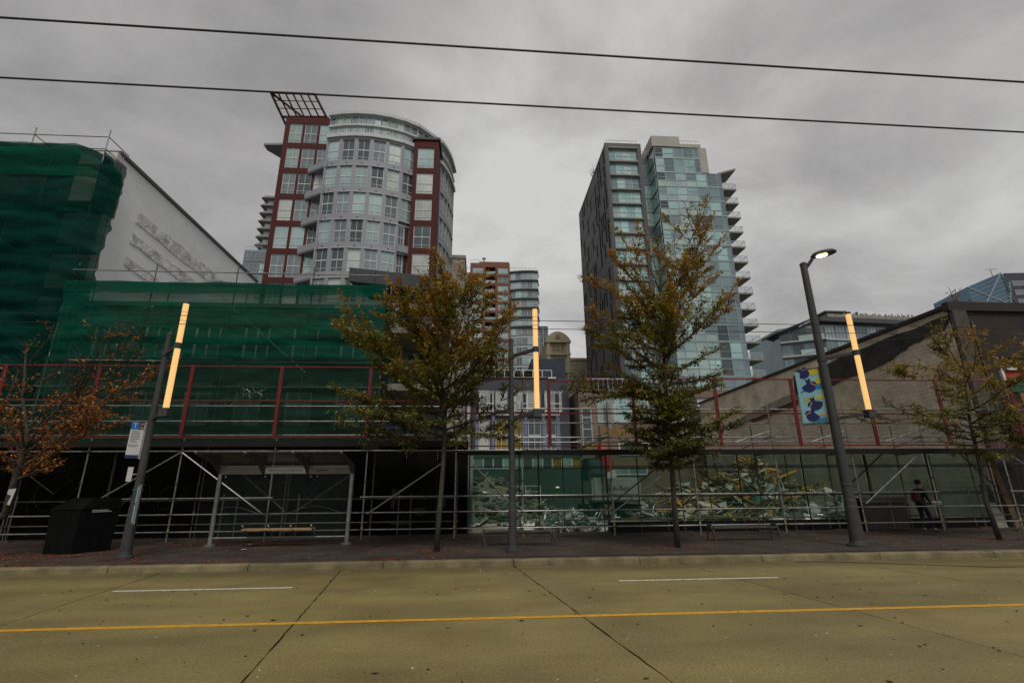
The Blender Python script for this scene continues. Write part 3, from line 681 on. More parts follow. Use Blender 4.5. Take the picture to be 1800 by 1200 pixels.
for z, x0, x1 in ((62.6, 8.4, 16), (64.8, -3, 0), (62.4, -4.8, -3)):
    b.bar((x0, 128.3, z), (x1, 128.3, z), .08, .1)
    n_ = int((x1-x0)/1.2)+1
    for i in range(n_+1): b.bar((x0+(x1-x0)*i/n_, 128.3, z-1.0), (x0+(x1-x0)*i/n_, 128.3, z), .07, .07, V((0, 1, 0)))
b.tube((.9, 132, 65), (.9, 132, 67), .25, .25); b.tube((.9, 132, 67), (.9, 132, 67.3), .6, .6)
b.build('roof_railing', M['tgreyl'], T)
b = MB(); b.box(16.3, 19.2, 131, 140, 0, 46.0); b.build('glazed_annex', M['gt3'], T)
for k in range(7):
    for q in range(2): win(T, V((16.3, 131, 0)), UX, NY, .05+1.42*q, 1.45+1.42*q, 43-2.765*k, 45.5-2.765*k, .02, 2, ((.3, .08),), M['tgreyl'], pick([('g1', 2), ('g2', 3), ('gt2', 3)]), fw=.09, name='glass_panel')

# ---- beige classical block
T = thing('beige_block', 'distant beige stone block with curved pediment beside the charcoal tower', 'building', (20, 115, 0))
b = MB(); b.box(15.6, 21.3, 110.6, 125, 0, 35.4); b.box(21.3, 27.5, 111.6, 125, 0, 31.4)
arcp = [V((15.4+6.1*t, 110.2, 35.4+2.3*math.sin(math.pi*min(1, max(0, t)))**.7)) for t in [i/12 for i in range(13)]]
b.prism(arcp, (0, 3, 0)); b.box(15.4, 21.5, 110.0, 113, 34.95, 35.42)
for z in (31.9, 27.6): b.box(15.5, 21.4, 110.1, 110.6, z, z+.45)
b.box(15.7, 16.5, 110.2, 110.6, 0, 34.9); b.box(20.4, 21.2, 110.2, 110.6, 0, 34.9); b.box(21.3, 27.6, 111.3, 111.6, 30.9, 31.5)
b.build('stone_wall', M['beige'], T)
for (x0, x1, z0, z1) in ((16.9, 20.1, 32.6, 34.5), (16.9, 20.1, 29.4, 31.4), (17.2, 19.8, 26, 27.4), (17.2, 19.8, 22.6, 24.6)):
    win(T, V((0, 110.6, 0)), UX, NY, x0, x1, z0, z1, .01, 3, ((.45, .12),), M['beige'], M['g3'] if z0 < 32 else M['brown'], fw=.14)
for k in range(5):
    for q in range(2): win(T, V((0, 111.6, 0)), UX, NY, 22.2+1.9*q, 23.5+1.9*q, 28.7-2.5*k, 30.2-2.5*k, .01, 2, ((.5, .1),), M['beige'], M['g4'], fw=.12)
b = MB(); b.tube((18.4, 110.15, 36.3), (18.4, 110.05, 36.3), .55, .55, 14); b.build('round_medallion', M['brown'], T)

# ---- far left tower behind the red frame
T = thing('stepped_tower', 'distant grey tower with sloped eaves peeking out left of the red frame', 'tower', (-47, 105, 0))
b = MB(); b.box(-48.0, -40, 100, 115, 0, 64.6); b.build('tower_core', M['gt3'], T)
for k in range(9):
    z = 64.6-1.95*k-.3*k*0; g = MB(); g.prism([V((-49.2, 99, z)), V((-40, 99, z)), V((-40, 99.0, z+.5)), V((-48.2, 99.0, z+.5))], (0, 6, 0)); g.build('eave', M['soffit'], T)
    win(T, V((0, 99.8, 0)), UX, NY, -47.9, -44.2, z-1.4, z-.1, .0, 4, (), M['tgrey'], pick([('g1', 2), ('g2', 3), ('gt2', 2)]), fw=.12)
b = MB(); b.box(-50.6, -42, 98.5, 110, 0, 51.4); b.build('lower_core', M['gt3'], T)
for k in range(4):
    for q in range(3): win(T, V((0, 98.4, 0)), UX, NY, -50.5+1.7*q, -48.9+1.7*q, 48.6-2.8*k, 51.0-2.8*k, .0, 2, ((.4, .1),), M['tgrey'], pick([('g1', 1), ('g2', 4)]), fw=.12)
b = MB(); b.bar((-50.6, 98.5, 52.2), (-47, 98.5, 52.2), .07, .07)
for i in range(5): b.bar((-50.5+.85*i, 98.5, 51.4), (-50.5+.85*i, 98.5, 52.2), .06, .06, V((0, 1, 0)))
b.build('roof_railing', M['tgreyl'], T)

# ---- apartment block far right
T = thing('terraced_block', 'distant glass apartment block with overhanging flat roofs behind the concrete wall', 'building', (75, 98, 0))
Oc = V((68.6, 90, 0)); ul = V((-.55, -.83, 0)); ul = V((-8.0, 9.5, 0)).normalized()
b = MB(); cr_ = [V((61.5, 92.5, 0)), V((68.6, 88.8, 0)), V((90, 90.5, 0)), V((90, 104, 0)), V((61.5, 104, 0))]
b.prism(cr_, (0, 0, 33.0)); b.build('glazed_core', M['gt3'], T)
uL = (cr_[1]-cr_[0]); LL = uL.length; uL.normalize(); nL = V((uL.y, -uL.x, 0)); uR = (cr_[2]-cr_[1]); LR = uR.length; uR.normalize(); nR = V((uR.y, -uR.x, 0))
for k in range(4):
    z = 32.6-3.0*k
    g = MB(); obx(g, cr_[0], uL, nL, -.2, LL, -.1, 1.3, z-3.0, z-2.75); g.build('balcony_slab', M['tgreyl'], T)
    g = MB(); obx(g, cr_[0], uL, nL, 3.2, LL-.4, 1.15, 1.25, z-2.75, z-1.8); g.build('balcony_guard', M['gt1'], T)
    g = MB(); obx(g, cr_[1], uR, nR, -.3, LR, -.1, .35, z-3.0, z-2.7); g.build('slab_edge', M['tgreyl'], T)
    for q in range(4): win(T, cr_[0], uL, nL, LL*q/4+.05, LL*(q+1)/4-.05, z-2.7, z-.1, .02, 2, ((.35, .08),), M['tgrey'], pick([('gt2', 1), ('gt3', 3), ('g3', 2)]), fw=.1)
    for q in range(9): win(T, cr_[1], uR, nR, LR*q/9+.05, LR*(q+1)/9-.05, z-2.7, z-.1, .02, 3, ((.35, .08),), M['tgrey'], pick([('g1', 2), ('gt2', 2), ('gt3', 3), ('g3', 3)]), fw=.1)
b = MB(); b.prism([V((60.1, 91.5, 31.6)), V((66, 87.6, 33.6)), V((66, 97, 33.6)), V((60.1, 97, 31.6))], (0, 0, .3)); b.prism([V((67.3, 87.4, 33.2)), V((91, 89.2, 33.2)), V((91, 104, 33.2)), V((67.3, 104, 33.2))], (0, 0, .9)); b.build('flat_roof', M['framed'], T)
b = MB(); b.prism([V((69.5, 88.2, 34.1)), V((91, 89.8, 34.1)), V((91, 103, 34.1)), V((69.5, 103, 34.1))], (0, 0, .9)); b.build('roof_parapet', M['conc'], T)
b = MB(); b.box(72.2, 76, 92, 96, 34.9, 36.6); b.box(71.7, 76.5, 91.5, 96.5, 36.6, 36.9); b.tube((79, 92, 35), (79, 92, 36.8), .25); b.build('roof_hut', M['framed'], T)
b = MB()
for i in range(60): b.bar((77+i*.22, 90.5, 35.0), (77+i*.22+random.uniform(-.3, .3), 90.5, 35.4+random.random()*.7), .12, .12)
b.build('roof_plants', M['conc'], T, kind='stuff')
# ---- blue glass towers, far right
T = thing('blue_glass_tower', 'distant slanted blue glass tower above the brick facade', 'tower', (148, 124, 0))
b = MB(); base = [V((140.5, 121, 0)), V((146.5, 118.5, 0)), V((152, 121, 0)), V((150, 134, 0)), V((142, 134, 0))]; topp = [V((139.0, 121, 56.1)), V((146.4, 117.5, 59.1)), V((153, 121, 59.0)), V((151, 134, 58)), V((141, 134, 56))]
b.add(base+topp, [(0, 1, 6, 5), (1, 2, 7, 6), (2, 3, 8, 7), (3, 4, 9, 8), (4, 0, 5, 9), (5, 6, 7, 8, 9)]); b.build('glass_skin', glassmat('blue_glass', (.13, .22, .30), .6), T)
b = MB()
for (i, j) in ((0, 1), (1, 2)):
    for t in range(1, 9):
        z = t/9
        b.bar(base[i].lerp(topp[i], .82+z*.18)-V((0, .1, 0)), base[j].lerp(topp[j], .82+z*.18)-V((0, .1, 0)), .1, .1)
    b.bar(base[i].lerp(topp[i], .82)-V((0, .1, 0)), topp[j]-V((0, .1, 0)), .3, .3); b.bar(base[j].lerp(topp[j], .84)-V((0, .1, 0)), topp[i]-V((0, .1, 0)), .25, .25)
b.tube((148, 121, 59), (148, 121, 61.8), .12); b.bar((146.5, 121, 61.8), (150, 121, 62.0), .12, .12); b.build('bracing', M['frameg'], T)
T = thing('grey_slab_tower', 'distant grey slab tower with white window bands at the right edge', 'tower', (163, 125, 0))
b = MB(); b.prism([V((151.5, 120.5, 0)), V((175, 118, 0)), V((175, 135, 0)), V((151.5, 135, 0))], (0, 0, 60.5)); b.build('slab_wall', M['slate'], T)
Os_ = V((151.5, 120.5, 0)); us = V((23.5, -2.5, 0)).normalized(); ns = V((us.y, -us.x, 0))
for k in range(4):
    for q in range(5): win(T, Os_, us, ns, 1.2+2.6*q, 3.6+2.6*q, 56.5-2.8*k, 58-2.8*k, .02, 4, ((.4, .08),), M['tgreyl'], M['g2'], fw=.1)
# ================================================================== near buildings behind the scaffold
# ---- tall building, white side wall
FY = 20.8
T = thing('tall_corner_building', 'tall building with bare white painted side wall behind dark green netting', 'building', (-28, 28, 0))
b = MB(); b.box(-45, -17.12, FY, 35.6, 0, 16.9); b.build('rear_mass', M['slate'], T)
b = MB(); b.box(-17.12, -17.06, FY, 35.6, 0, 16.95); b.build('side_wall', M['wallw'], T)
b = MB(); b.box(-45, -16.95, FY-.12, 35.7, 16.95, 17.12); b.build('coping', M['framed'], T)
b = MB(); b.box(-18.6, -17.0, FY-.25, FY+.02, 9, 16.95); b.build('corner_pier', M['offw'], T)
fw_ = MB(); lattice(fw_, V((0, FY-.02, 0)), UX, NY, -45, -18.6, 3, 16.95, [(-18.6-2.6*i-2.0, -18.6-2.6*i-.6) for i in range(9)], [(5, 7), (9.3, 11.3), (13, 15)], -.02, .18); fw_.build('front_wall', mat('sooty_stone', (.05, .05, .045), .9, var=.3), T)
for q in range(5):
    for z0 in (5, 9.3, 13): win(T, V((0, FY-.02, 0)), UX, NY, -18.6-2.6*q-2.0, -18.6-2.6*q-.6, z0, z0+2, .0, 2, ((.5, .08),), M['framed'], M['g3'])
for k, poly in enumerate(([(243, 371), (238, 391), (362, 492), (392, 492)], [(232, 409), (228, 426), (315, 492), (342, 492)], [(222, 452), (218, 466), (256, 492), (280, 492)])):
    pts = [atx(px, py, -17.05) for px, py in poly]
    e_ = []
    for i in range(4):
        p, q = pts[i], pts[(i+1) % 4]; e_ += [p.lerp(q, t/12)+V((0, 0, random.uniform(-.04, .04))) for t in range(12)]
    g = MB(); g.prism([V((-17.05, a.y, a.z)) for a in e_], (.03, 0, 0)); g.build('bare_block_patch', M['patch'], T)

# ---- low building under bright green net
T = thing('low_netted_building', 'low dark building hidden behind bright green debris netting', 'building', (-10, 25, 0))
b = MB(); b.box(-17.0, -4.0, FY+.2, 40, 0, 9.2); b.build('rear_mass', M['slate'], T)
fw_ = MB(); cols = [(-16.3+2.05*i, -15.2+2.05*i) for i in range(6)]
lattice(fw_, V((0, FY+.2, 0)), UX, NY, -17, -4.0, 3, 9.4, cols, [(4.3, 6.1), (7.1, 8.6)], 0, .2); fw_.build('front_wall', mat('dark_stucco', (.045, .05, .045), .9, var=.3), T)
for c0, c1 in cols:
    for z0, z1 in ((4.3, 6.1), (7.1, 8.6)): win(T, V((0, FY+.2, 0)), UX, NY, c0, c1, z0, z1, .02, 2, ((.5, .07),), M['offw'], M['g3'])
b = MB(); b.box(-17, -3.9, FY-.05, FY+.3, 9.4, 9.6); b.build('coping', M['framed'], T)

# ---- part-demolished frame with dark canopy
T = thing('stripped_building', 'half stripped pale building with concrete column and dark roof canopy', 'building', (-2.3, 24, 0))
b = MB(); b.box(-4.0, -.65, 24.2, 40, 0, 11.0); b.build('rear_wall', M['tgrey'], T)
for z in (3.2, 6.1, 8.7):
    b = MB(); b.box(-3.95, -1.25, 21.0, 24.2, z-.3, z); b.build('floor_slab', M['conc'], T)
    b = MB(); b.bar((-3.9, 21.1, z+1.05), (-1.3, 21.1, z+1.05), .05, .05)
    for i in range(4): b.bar((-3.85+.84*i, 21.1, z), (-3.85+.84*i, 21.1, z+1.05), .05, .05, V((0, 1, 0)))
    b.build('railing', mat('blue_railing', (.025, .05, .11), .5), T) if z == 3.2 else b.build('railing', bpy.data.materials['blue_railing'], T)
for z0 in (3.9, 6.7, 9.3):
    for q in range(2): win(T, V((0, 24.2, 0)), UX, NY, -3.6+1.5*q, -2.5+1.5*q, z0, z0+1.5, .0, 2, ((.4, .07),), M['framed'], M['g3'])
b = MB(); b.box(-1.32, -.72, 20.3, 21.6, 0, 11.75); b.build('concrete_column', M['conc'], T)
b = MB(); b.box(-1.36, -.68, 20.26, 21.64, 11.75, 11.9); b.build('column_cap', M['conc'], T)
pL, pR = at(615, 465, 24), at(790, 479, 25.2); u = V((pR.x-pL.x, pR.y-pL.y, 0)); nn = V((-u.y, u.x, 0)).normalized()
b = MB(); b.prism([V((pL.x, pL.y, 12.15)), V((pR.x, pR.y, 12.15)), V((pR.x, pR.y, 12.15))+nn*3.2, V((pL.x, pL.y, 12.15))+nn*2.4+u.normalized()*1.2], (0, 0, .78)); b.build('canopy', M['dmetal'], T)
for i in (1, 2, 3):
    c = pL.lerp(pR, i/4); b = MB(); b.box(c.x-.012, c.x+.012, c.y-.03, c.y+.02, 12.14, 12.94); b.build('canopy_joint', M['tar'], T)
for x in (-4.4, -2.2):
    b = MB(); b.bar((x, 25.8, 9.2), (x, 25.8, 12.15), .16, .16, V((0, 1, 0))); b.build('canopy_post', M['dmetal'], T)
b = MB(); b.tube((-.45, 20.6, 0), (-.45, 20.6, 9.4), .06); b.build('white_downpipe', M['white'], T)
b = MB(); b.tube((-.30, 20.55, 0), (-.30, 20.55, 8.9), .045); b.build('black_downpipe', M['ink'], T)
b = MB(); b.box(-.62, -.22, 20.0, 20.4, 0, 3.0); b.build('pale_block_pier', M['offw'], T)

# ---- slate blue town houses behind the site
T = thing('slate_townhouses', 'slate blue row of town houses with mustard blinds and white trellises', 'building', (1, 53, 0))
OY = V((0, 50, 0))
wxs = [(871, 892), (902, 920), (927, 950), (957, 976)]
def xa(px, py=720): return at(px, py, 50).x
colsA = [(xa(a, 690), xa(c, 690)) for a, c in [(842, 862)]+wxs]
rowsE = [(4.9+.5, 8.65), (9.4, 11.75)]
b = MB(); b.box(-12, 9.2, 50.3, 58, 0, 12.6); lattice(b, OY, UX, NY, -12, 9.3, 4.7, 12.8, colsA, [(5.5, 8.65), (9.5, 11.65)], -.3, 0); obx(b, OY, UX, NY, -12, 9.3, -.3, 0, 0, 4.7); b.build('slate_wall', M['slate'], T)
for i, (c0, c1) in enumerate(colsA):
    win(T, OY, UX, NY, c0, c1, 5.5, 8.65, -.25, 2, ((.45, .22),), M['frame'], M['must'] if i in (1, 2) else (M['offw'] if i == 0 else M['g3']), fw=.1)
    win(T, OY, UX, NY, c0, c1, 9.5, 11.65, -.25, 2, ((.35, .1),), M['frame'], M['g4'], fw=.1)
for a, c in ((864, 869.5), (921, 926), (952, 957), (977, 983), (836, 841)):
    b = MB(); b.box(xa(a), xa(c), 49.85, 50.0, 4.9, 8.9); b.build('lilac_pilaster', M['lilac'], T)
b = MB(); b.box(xa(838), xa(983), 49.8, 50.0, 8.9, 9.2); b.box(xa(838), xa(984), 49.78, 49.99, 4.75, 5.05); b.build('pale_band', M['tgreyl'], T)
for a, c in ((842, 868), (902, 927), (956, 985)):
    x0, x1 = xa(a, 706), xa(c, 706); g = MB()
    for y in (49.0, 49.9):
        for x in (x0+.1, x1-.1): g.bar((x, y, 9.2), (x, y, 11.2), .09, .09, V((0, 1, 0)))
    for z in (9.25, 10.0, 11.1): g.bar((x0, 49.0, z), (x1, 49.0, z), .08, .08)
    for i in range(7): g.bar((x0+(x1-x0)*i/6, 48.7, 11.2), (x0+(x1-x0)*i/6, 50.0, 11.2), .07, .09)
    g.build('white_trellis_balcony', M['white'], T)
b = MB(); b.box(-12, 8.0, 49.9, 50.3, 12.8, 12.95); b.build('white_parapet_trim', M['white'], T)
b = MB(); b.box(5.6, 9.25, 51, 57, 12.8, 15.2); b.build('stair_hut', mat('deep_slate', (.035, .042, .06), .8), T)
b = MB(); g0, g1 = 0.6, 7.6
b.bar((g0, 50.2, 13.75), (g1, 50.2, 13.75), .06, .06)
for i in range(8): b.bar((g0+i, 50.2, 12.95), (g0+i, 50.2, 13.75), .06, .06, V((0, 1, 0)))
b.build('roof_railing', M['white'], T)
b = MB()
for i in range(160): 
    x = random.uniform(1, 7); b.bar((x, 51.2+random.random(), 13.0), (x+random.uniform(-.3, .3), 51+random.random(), 13.5+random.random()*.6), .1, .1)
b.build('roof_plants', mat('roof_shrub_green', (.035, .05, .02), .9), T, kind='stuff')
# ---- low annex with strip windows at the back of the site
T = thing('strip_window_annex', 'low green annex with a long white framed strip window behind the site', 'building', (4, 47, 0))
b = MB(); b.box(-3.6, 9.8, 47.3, 50.0, 0, 5.0); 
x0, x1 = at(832, 815, 47).x, at(1040, 815, 47).x
lattice(b, V((0, 47, 0)), UX, NY, -3.6, 9.8, 0, 5.0, [(x0, x1)], [(3.55, 4.6)], -.3, 0); b.build('annex_wall', mat('annex_green_grey', (.05, .085, .075), .8), T)
for q in range(12): win(T, V((0, 47, 0)), UX, NY, x0+(x1-x0)*q/12, x0+(x1-x0)*(q+1)/12, 3.55, 4.6, -.2, 1, (), M['white'], pick([('must', 1), ('g3', 2), ('gt2', 2)]), fw=.07)
b = MB(); p, q = at(845, 858, 46.6), at(950, 858, 46.6)
for z in (1.0, 1.5, 2.0): b.bar((p.x, 46.6, z), (q.x, 46.6, z), .06, .06)
for i in range(5): c = p.lerp(q, i/4); b.bar((c.x, 46.6, .02), (c.x, 46.6, 2.0), .07, .07, V((0, 1, 0)))
b.build('white_guard_rail', M['white'], T)
b = MB(); p = at(980, 856, 46.9); b.box(p.x-.14, p.x+.14, 46.85, 46.98, p.z-.06, p.z+.06); b.build('door_lamp', emis('lit_small_lamp', (1, .85, .5), .9), T)
# ---- brown block with green glass terrace windows
T = thing('brown_terrace_block', 'brown low block with pale green terrace windows and roof planter of dry grass', 'building', (15, 53, 0))
b = MB(); b.box(9.9, 27, 48.3, 60, 0, 11.3); b.build('brown_mass', M['brown'], T)
OB = V((0, 48, 0))
b = MB(); lattice(b, OB, UX, NY, 9.9, 27, 0, 11.3, [(11.75, 24)], [(8.0, 10.5)], -.3, 0); b.build('front_wall', M['brown'], T)
for q in range(7): win(T, OB, UX, NY, 11.75+1.75*q, 13.5+1.75*q, 8.0, 10.5, -.26, 1 if q % 2 else 2, ((.35, .1),) if q == 1 else (), M['frame'], pick([('g1', 4), ('gt2', 2), ('g3', 1)]), fw=.12)
for x in (12.6, 15.4): 
    g = MB(); g.box(x, x+.35, 47.5, 47.9, 6.5, 9.9); g.build('timber_post', M['conc'], T)
b = MB(); b.box(11.6, 24, 46.6, 48.0, 0, 6.6); b.build('planter_wall', M['brown'], T)
b = MB()
for i in range(900):
    x = random.uniform(10.3, 18.5); y = random.uniform(46.7, 47.7); z = 6.6 if x > 11.6 else 5.2; hh = random.uniform(.4, 1.0)
    dx = random.uniform(-.35, .35); b.add([V((x-.03, y, z)), V((x+.03, y, z)), V((x+dx, y-.1, z+hh))], [(0, 1, 2)])
b.build('ornamental_grass', M['grass'], T, kind='stuff')
b = MB(); b.box(9.6, 11.6, 47.0, 48.0, 0, 5.2); b.build('lower_planter', M['brown'], T)
b = MB(); b.box(9.95, 10.0, 47.9, 47.95, 5.3, 9.6); b.build('pipe', M['tgrey'], T)
win(T, V((0, 48, 0)), UX, NY, 10.1, 11.1, 5.6, 9.4, .03, 1, ((.45, .1), (.75, .1)), M['tgreyl'], M['g3'])
for (x0, x1) in ((13.2, 16.2), (17, 18.6)): win(T, V((0, 46.6, 0)), UX, NY, x0, x1, 4.7, 5.9, .02, 2, (), M['white'], M['g3'], fw=.14)
for (x0, x1, z0, z1) in ((12.2, 15.8, 2.9, 3.6), (11.0, 12.2, 2.2, 3.6), (13, 14.5, 1.4, 2.6)): win(T, V((0, 46.6, 0)), UX, NY, x0, x1, z0, z1, .02, 2, (), M['white'], M['gt2'], fw=.1)
b = MB(); b.bar((11, 48.1, 12.4), (20, 48.1, 12.4), .06, .08)
for i in range(19): b.bar((11+.5*i, 48.1, 11.3), (11+.5*i, 48.1, 12.4), .045, .045, V((0, 1, 0)))
b.build('terrace_railing', M['tgreyl'], T)
b = MB()
for i in range(1400):
    a = random.random()*6.28; r = random.random()**.5; c = V((10.9+1.9*r*math.cos(a), 48.4+.6*r*math.sin(a), 12.2+1.5*random.uniform(-.9, 1)*(1-r*.4)))
    d = V((random.uniform(-1, 1), random.uniform(-1, 1), random.uniform(-1, 1)))*.1; e2 = V((random.uniform(-1, 1), random.uniform(-1, 1), random.uniform(-1, 1)))*.1
    b.add([c, c+d, c+d+e2, c+e2], [(0, 1, 2, 3)])
b.build('terrace_shrub', mat('dark_red_shrub', (.06, .028, .018), .9, var=.6, scale=4), T, kind='stuff')

# ---- right-hand building: bare party wall and brick front
WX = 21.38
T = thing('brick_corner_building', 'dark brick building with bare grey block party wall facing the cleared site', 'building', (26, 25, 0))
b = MB(); b.box(WX+.02, 40, 19.75, 60, 0, 9.3); b.build('rear_mass', M['slate'], T)
b = MB(); b.prism([V((WX-.02, 19.62, 0)), V((WX-.02, 46, 0)), V((WX-.02, 46, 9.45)), V((WX-.02, 19.62, 9.45))], (.05, 0, 0)); b.build('party_wall', M['cmu'], T)
b = MB(); b.prism([V((WX-.06, 27.5, 7.9)), V((WX-.06, 46, 5.6)), V((WX-.06, 46, 9.45)), V((WX-.06, 27.5, 9.45))], (.035, 0, 0)); b.build('rendered_parapet', M['cmu2'], T)
def wallpoly(name, pix, mt, d=.08, jag=0.0):
    pts = []
    for i in range(len(pix)):
        p = atx(*pix[i], WX-.08); q = atx(*pix[(i+1) % len(pix)], WX-.08)
        for t in range(6):
            c = p.lerp(q, t/6); pts.append(V((WX-.07-d, c.y, c.z+(random.uniform(-jag, jag) if t else 0))))
    g = MB(); g.prism(pts, (d, 0, 0)); return g.build(name, mt, T)
wallpoly('bitumen_band', [(1672, 552), (1505, 617), (1430, 650), (1395, 661), (1398, 694), (1440, 686), (1560, 636), (1605, 603), (1660, 580)], M['bitu'], .05, .06)
wallpoly('roof_scar', [(1400, 690), (1402, 703), (1290, 752), (1284, 744), (1340, 716)], M['conc'], .16, .03)
wallpoly('roof_scar_shadow_strip', [(1402, 704), (1400, 712), (1322, 742), (1320, 737)], M['rust'], .07, .05)
b = MB(); b.box(WX-.22, 40, 19.45, 19.75, 9.30, 9.72); b.box(WX-.22, WX+.3, 19.75, 46, 9.46, 9.62); b.build('coping', mat('dark_coping', (.03, .025, .021), .8), T)
OF = V((0, 19.6, 0))
wx0 = at(1752, 625, 19.6).x
b = MB(); lattice(b, OF, UX, NY, WX-.02, 36, 3.0, 9.30, [(wx0-.15, 30)], [(4.0, 7.15)], -.14, 0); b.build('brick_front', M['brick'], T)
b = MB(); b.box(WX-.02, 36, 19.6, 19.74, 0, 3.0); b.build('shutter_wall', mat('dark_roller_shutter', (.022, .02, .018), .6, stretch=(.1, .1, 9), scale=3, bump=.6, bscale=4), T)
b = MB(); b.box(WX-.12, WX+.55, 19.42, 19.6, 0, 9.3); b.build('corner_pier', mat('sooty_concrete', (.07, .06, .05), .9, var=.4), T)
b = MB(); b.tube((WX+.75, 19.5, 3.0), (WX+.75, 19.5, 8.8), .05); b.build('downpipe', M['galvd'], T)
for i in range(22):
    z = 3.2+i*.26; g = MB(); g.box(WX+.86, WX+1.06, 19.46, 19.5, z, z+.03); 
# window and board in the opening
b = MB(); b.box(wx0-.15, 30, 19.70, 19.73, 4.0, 7.15); b.build('opening_back', M['ink'], T)
b = MB(); b.bar((wx0, 19.57, 4.95), (wx0-.05, 19.57, 6.62), .12, .12, V((0, 1, 0))); b.bar((wx0-.1, 19.57, 6.62), (30, 19.57, 6.62), .12, .12); b.build('white_window_frame', M['white'], T)
b = MB(); b.box(wx0+.08, 30, 19.62, 19.66, 6.25, 6.54); b.build('red_valance', mat('faded_red_fabric', (.34, .05, .02), .8), T)
b = MB(); b.box(wx0+.08, 30, 19.63, 19.68, 5.6, 6.25); b.build('green_blind', mat('dark_green_fabric', (.015, .09, .06), .8), T)
b = MB(); b.box(wx0+.5, 30, 19.54, 19.60, 3.4, 5.55); b.build('ochre_board', mat('ochre_plywood', (.27, .135, .03), .8), T)
b = MB(); b.box(WX+1.2, wx0+.48, 19.55, 19.598, 3.1, 5.3); b.build('red_brick_patch', brickmat('red_tinted_brick', (.12, .022, .018), (.095, .018, .016), (.05, .012, .01), .22, .075, 'XZ'), T)
b = MB(); b.box(26.3, 27.2, 19.2, 19.4, 3.4, 3.8); b.build('yellow_box', mat('yellow_plastic', (.6, .38, .02), .6), T)
b = MB(); pt = at(1683, 525, 19.6)
for i in range(9): b.bar((pt.x, 19.7, 9.6), (pt.x+random.uniform(-.7, .8), 19.7+random.uniform(-.2, .2), 9.9+random.random()*.7), .015, .015)
for i in range(26):
    c = V((pt.x+random.gauss(0, .18), 19.7+random.gauss(0, .1), 10.0+random.gauss(0, .14))); b.add([c, c+V((.08, 0, .03)), c+V((.06, .03, .09)), c+V((-.02, .02, .06))], [(0, 1, 2, 3)])
b.build('roof_weed', M['timberd'], T)

# ================================================================== demolition site
def chunk(r, sq=1.0):
    bm = bmesh.new(); bmesh.ops.create_icosphere(bm, subdivisions=1, radius=r)
    for v in bm.verts: v.co *= random.uniform(.65, 1.2); v.co.z *= sq
    me = bpy.data.meshes.new('rubble_chunk'); bm.to_mesh(me); bm.free(); return me
def pile(name, label, c, rx, ry, h, pieces, base_mat, seed):
    """heap with an uneven core and separate pieces lying on its surface"""
    random.seed(seed); T = thing(name, label, 'debris pile', (c.x, c.y, 0), 'debris piles on the site')
    def hz(u, v):
        r = math.hypot(u, v); k = max(0, 1-r)
        return h*(k**1.0)*(1+.22*mnoise.noise(V((u*2.2+seed, v*2.2, 1))))+.12*mnoise.noise(V((u*9, v*9, seed)))*min(1, k*4)
    g = MB(); n = 44; vs = []; fs = []
    for i in range(n+1):
        for j in range(n+1):
            u = -1.05+2.1*i/n; v = -1.05+2.1*j/n; vs.append(V((c.x+u*rx, c.y+v*ry, max(.0, hz(u, v))-.02)))
    for i in range(n):
        for j in range(n): a = i*(n+1)+j; fs.append((a, a+n+1, a+n+2, a+1))
    g.add(vs, fs); g.build('rubble_core', base_mat, T, kind='stuff')
    cache = {}
    for kind, cnt in pieces:
        for q in range(cnt):
            a = random.random()*6.283; r = random.random()**.6*.98; u, v = r*math.cos(a), r*math.sin(a)
            if v > .45: v *= -1
            z = max(.02, hz(u, v)); s = random.choice((0, 1, 2))
            if (kind, s) not in cache:
                if kind == 'plank': me = boxmesh('plank', (.9, 1.5, 2.3)[s], .12, .05, M['timber'])
                elif kind == 'dark_plank': me = boxmesh('dark_plank', (.9, 1.4, 2.0)[s], .14, .06, M['timberd'])
                elif kind == 'plasterboard': 
                    me = boxmesh('plasterboard', (.4, .7, .95)[s], (.3, .45, .5)[s], .02, M['drywall'])
                elif kind == 'plywood_sheet': me = boxmesh('plywood_sheet', (.7, 1.0, 1.35)[s], (.5, .7, .9)[s], .025, M['ply'])
                elif kind == 'scrap_strip':
                    sm = MB(); pts = [V((-.6+.2*k2, .05*math.sin(k2*1.3+s), .12*math.sin(k2*.9+s*2))) for k2 in range(7)]
                    for p_, q_ in zip(pts, pts[1:]): sm.bar(p_, q_, .07, .03)
                    me = bpy.data.meshes.new('scrap_strip'); me.from_pydata(sm.v, [], sm.f); me.materials.append(M['scrap'])
                else: me = chunk((.09, .15, .24)[s], .75); me.materials.append(M['rubble'])
                cache[(kind, s)] = me
            inst(kind, cache[(kind, s)], (c.x+u*rx, c.y+v*ry, z+random.uniform(0, .12)), T, rot=(random.gauss(-.35 if v < 0 else .2, .4), random.gauss(0, .45)-.35*u*0, random.uniform(0, 3.14)))
    return T
c = at(1325, 905, 28); pile('mixed_debris_pile', 'tall heap of broken timber, plasterboard and plywood behind the green scrim', V((c.x, 28, 0)), 5.6, 4.2, 3.15, [('plank', 190), ('dark_plank', 110), ('plasterboard', 150), ('plywood_sheet', 16), ('scrap_strip', 40), ('rubble_chunk', 60)], M['timberd'], 3)
c = at(1195, 905, 31); pile('small_scrap_pile', 'low heap of white metal scrap left of the tall timber heap', V((c.x, 31, 0)), 3.6, 2.6, 1.9, [('scrap_strip', 70), ('dark_plank', 20), ('plasterboard', 24), ('rubble_chunk', 20)], M['timberd'], 5)
c = at(880, 905, 27); pile('rubble_heap', 'grey rubble heap behind the scrim left of the middle lamp post', V((c.x-.6, 27.5, 0)), 4.6, 3.6, 2.4, [('rubble_chunk', 280), ('dark_plank', 40), ('scrap_strip', 30), ('plasterboard', 20)], M['rubble'], 8)
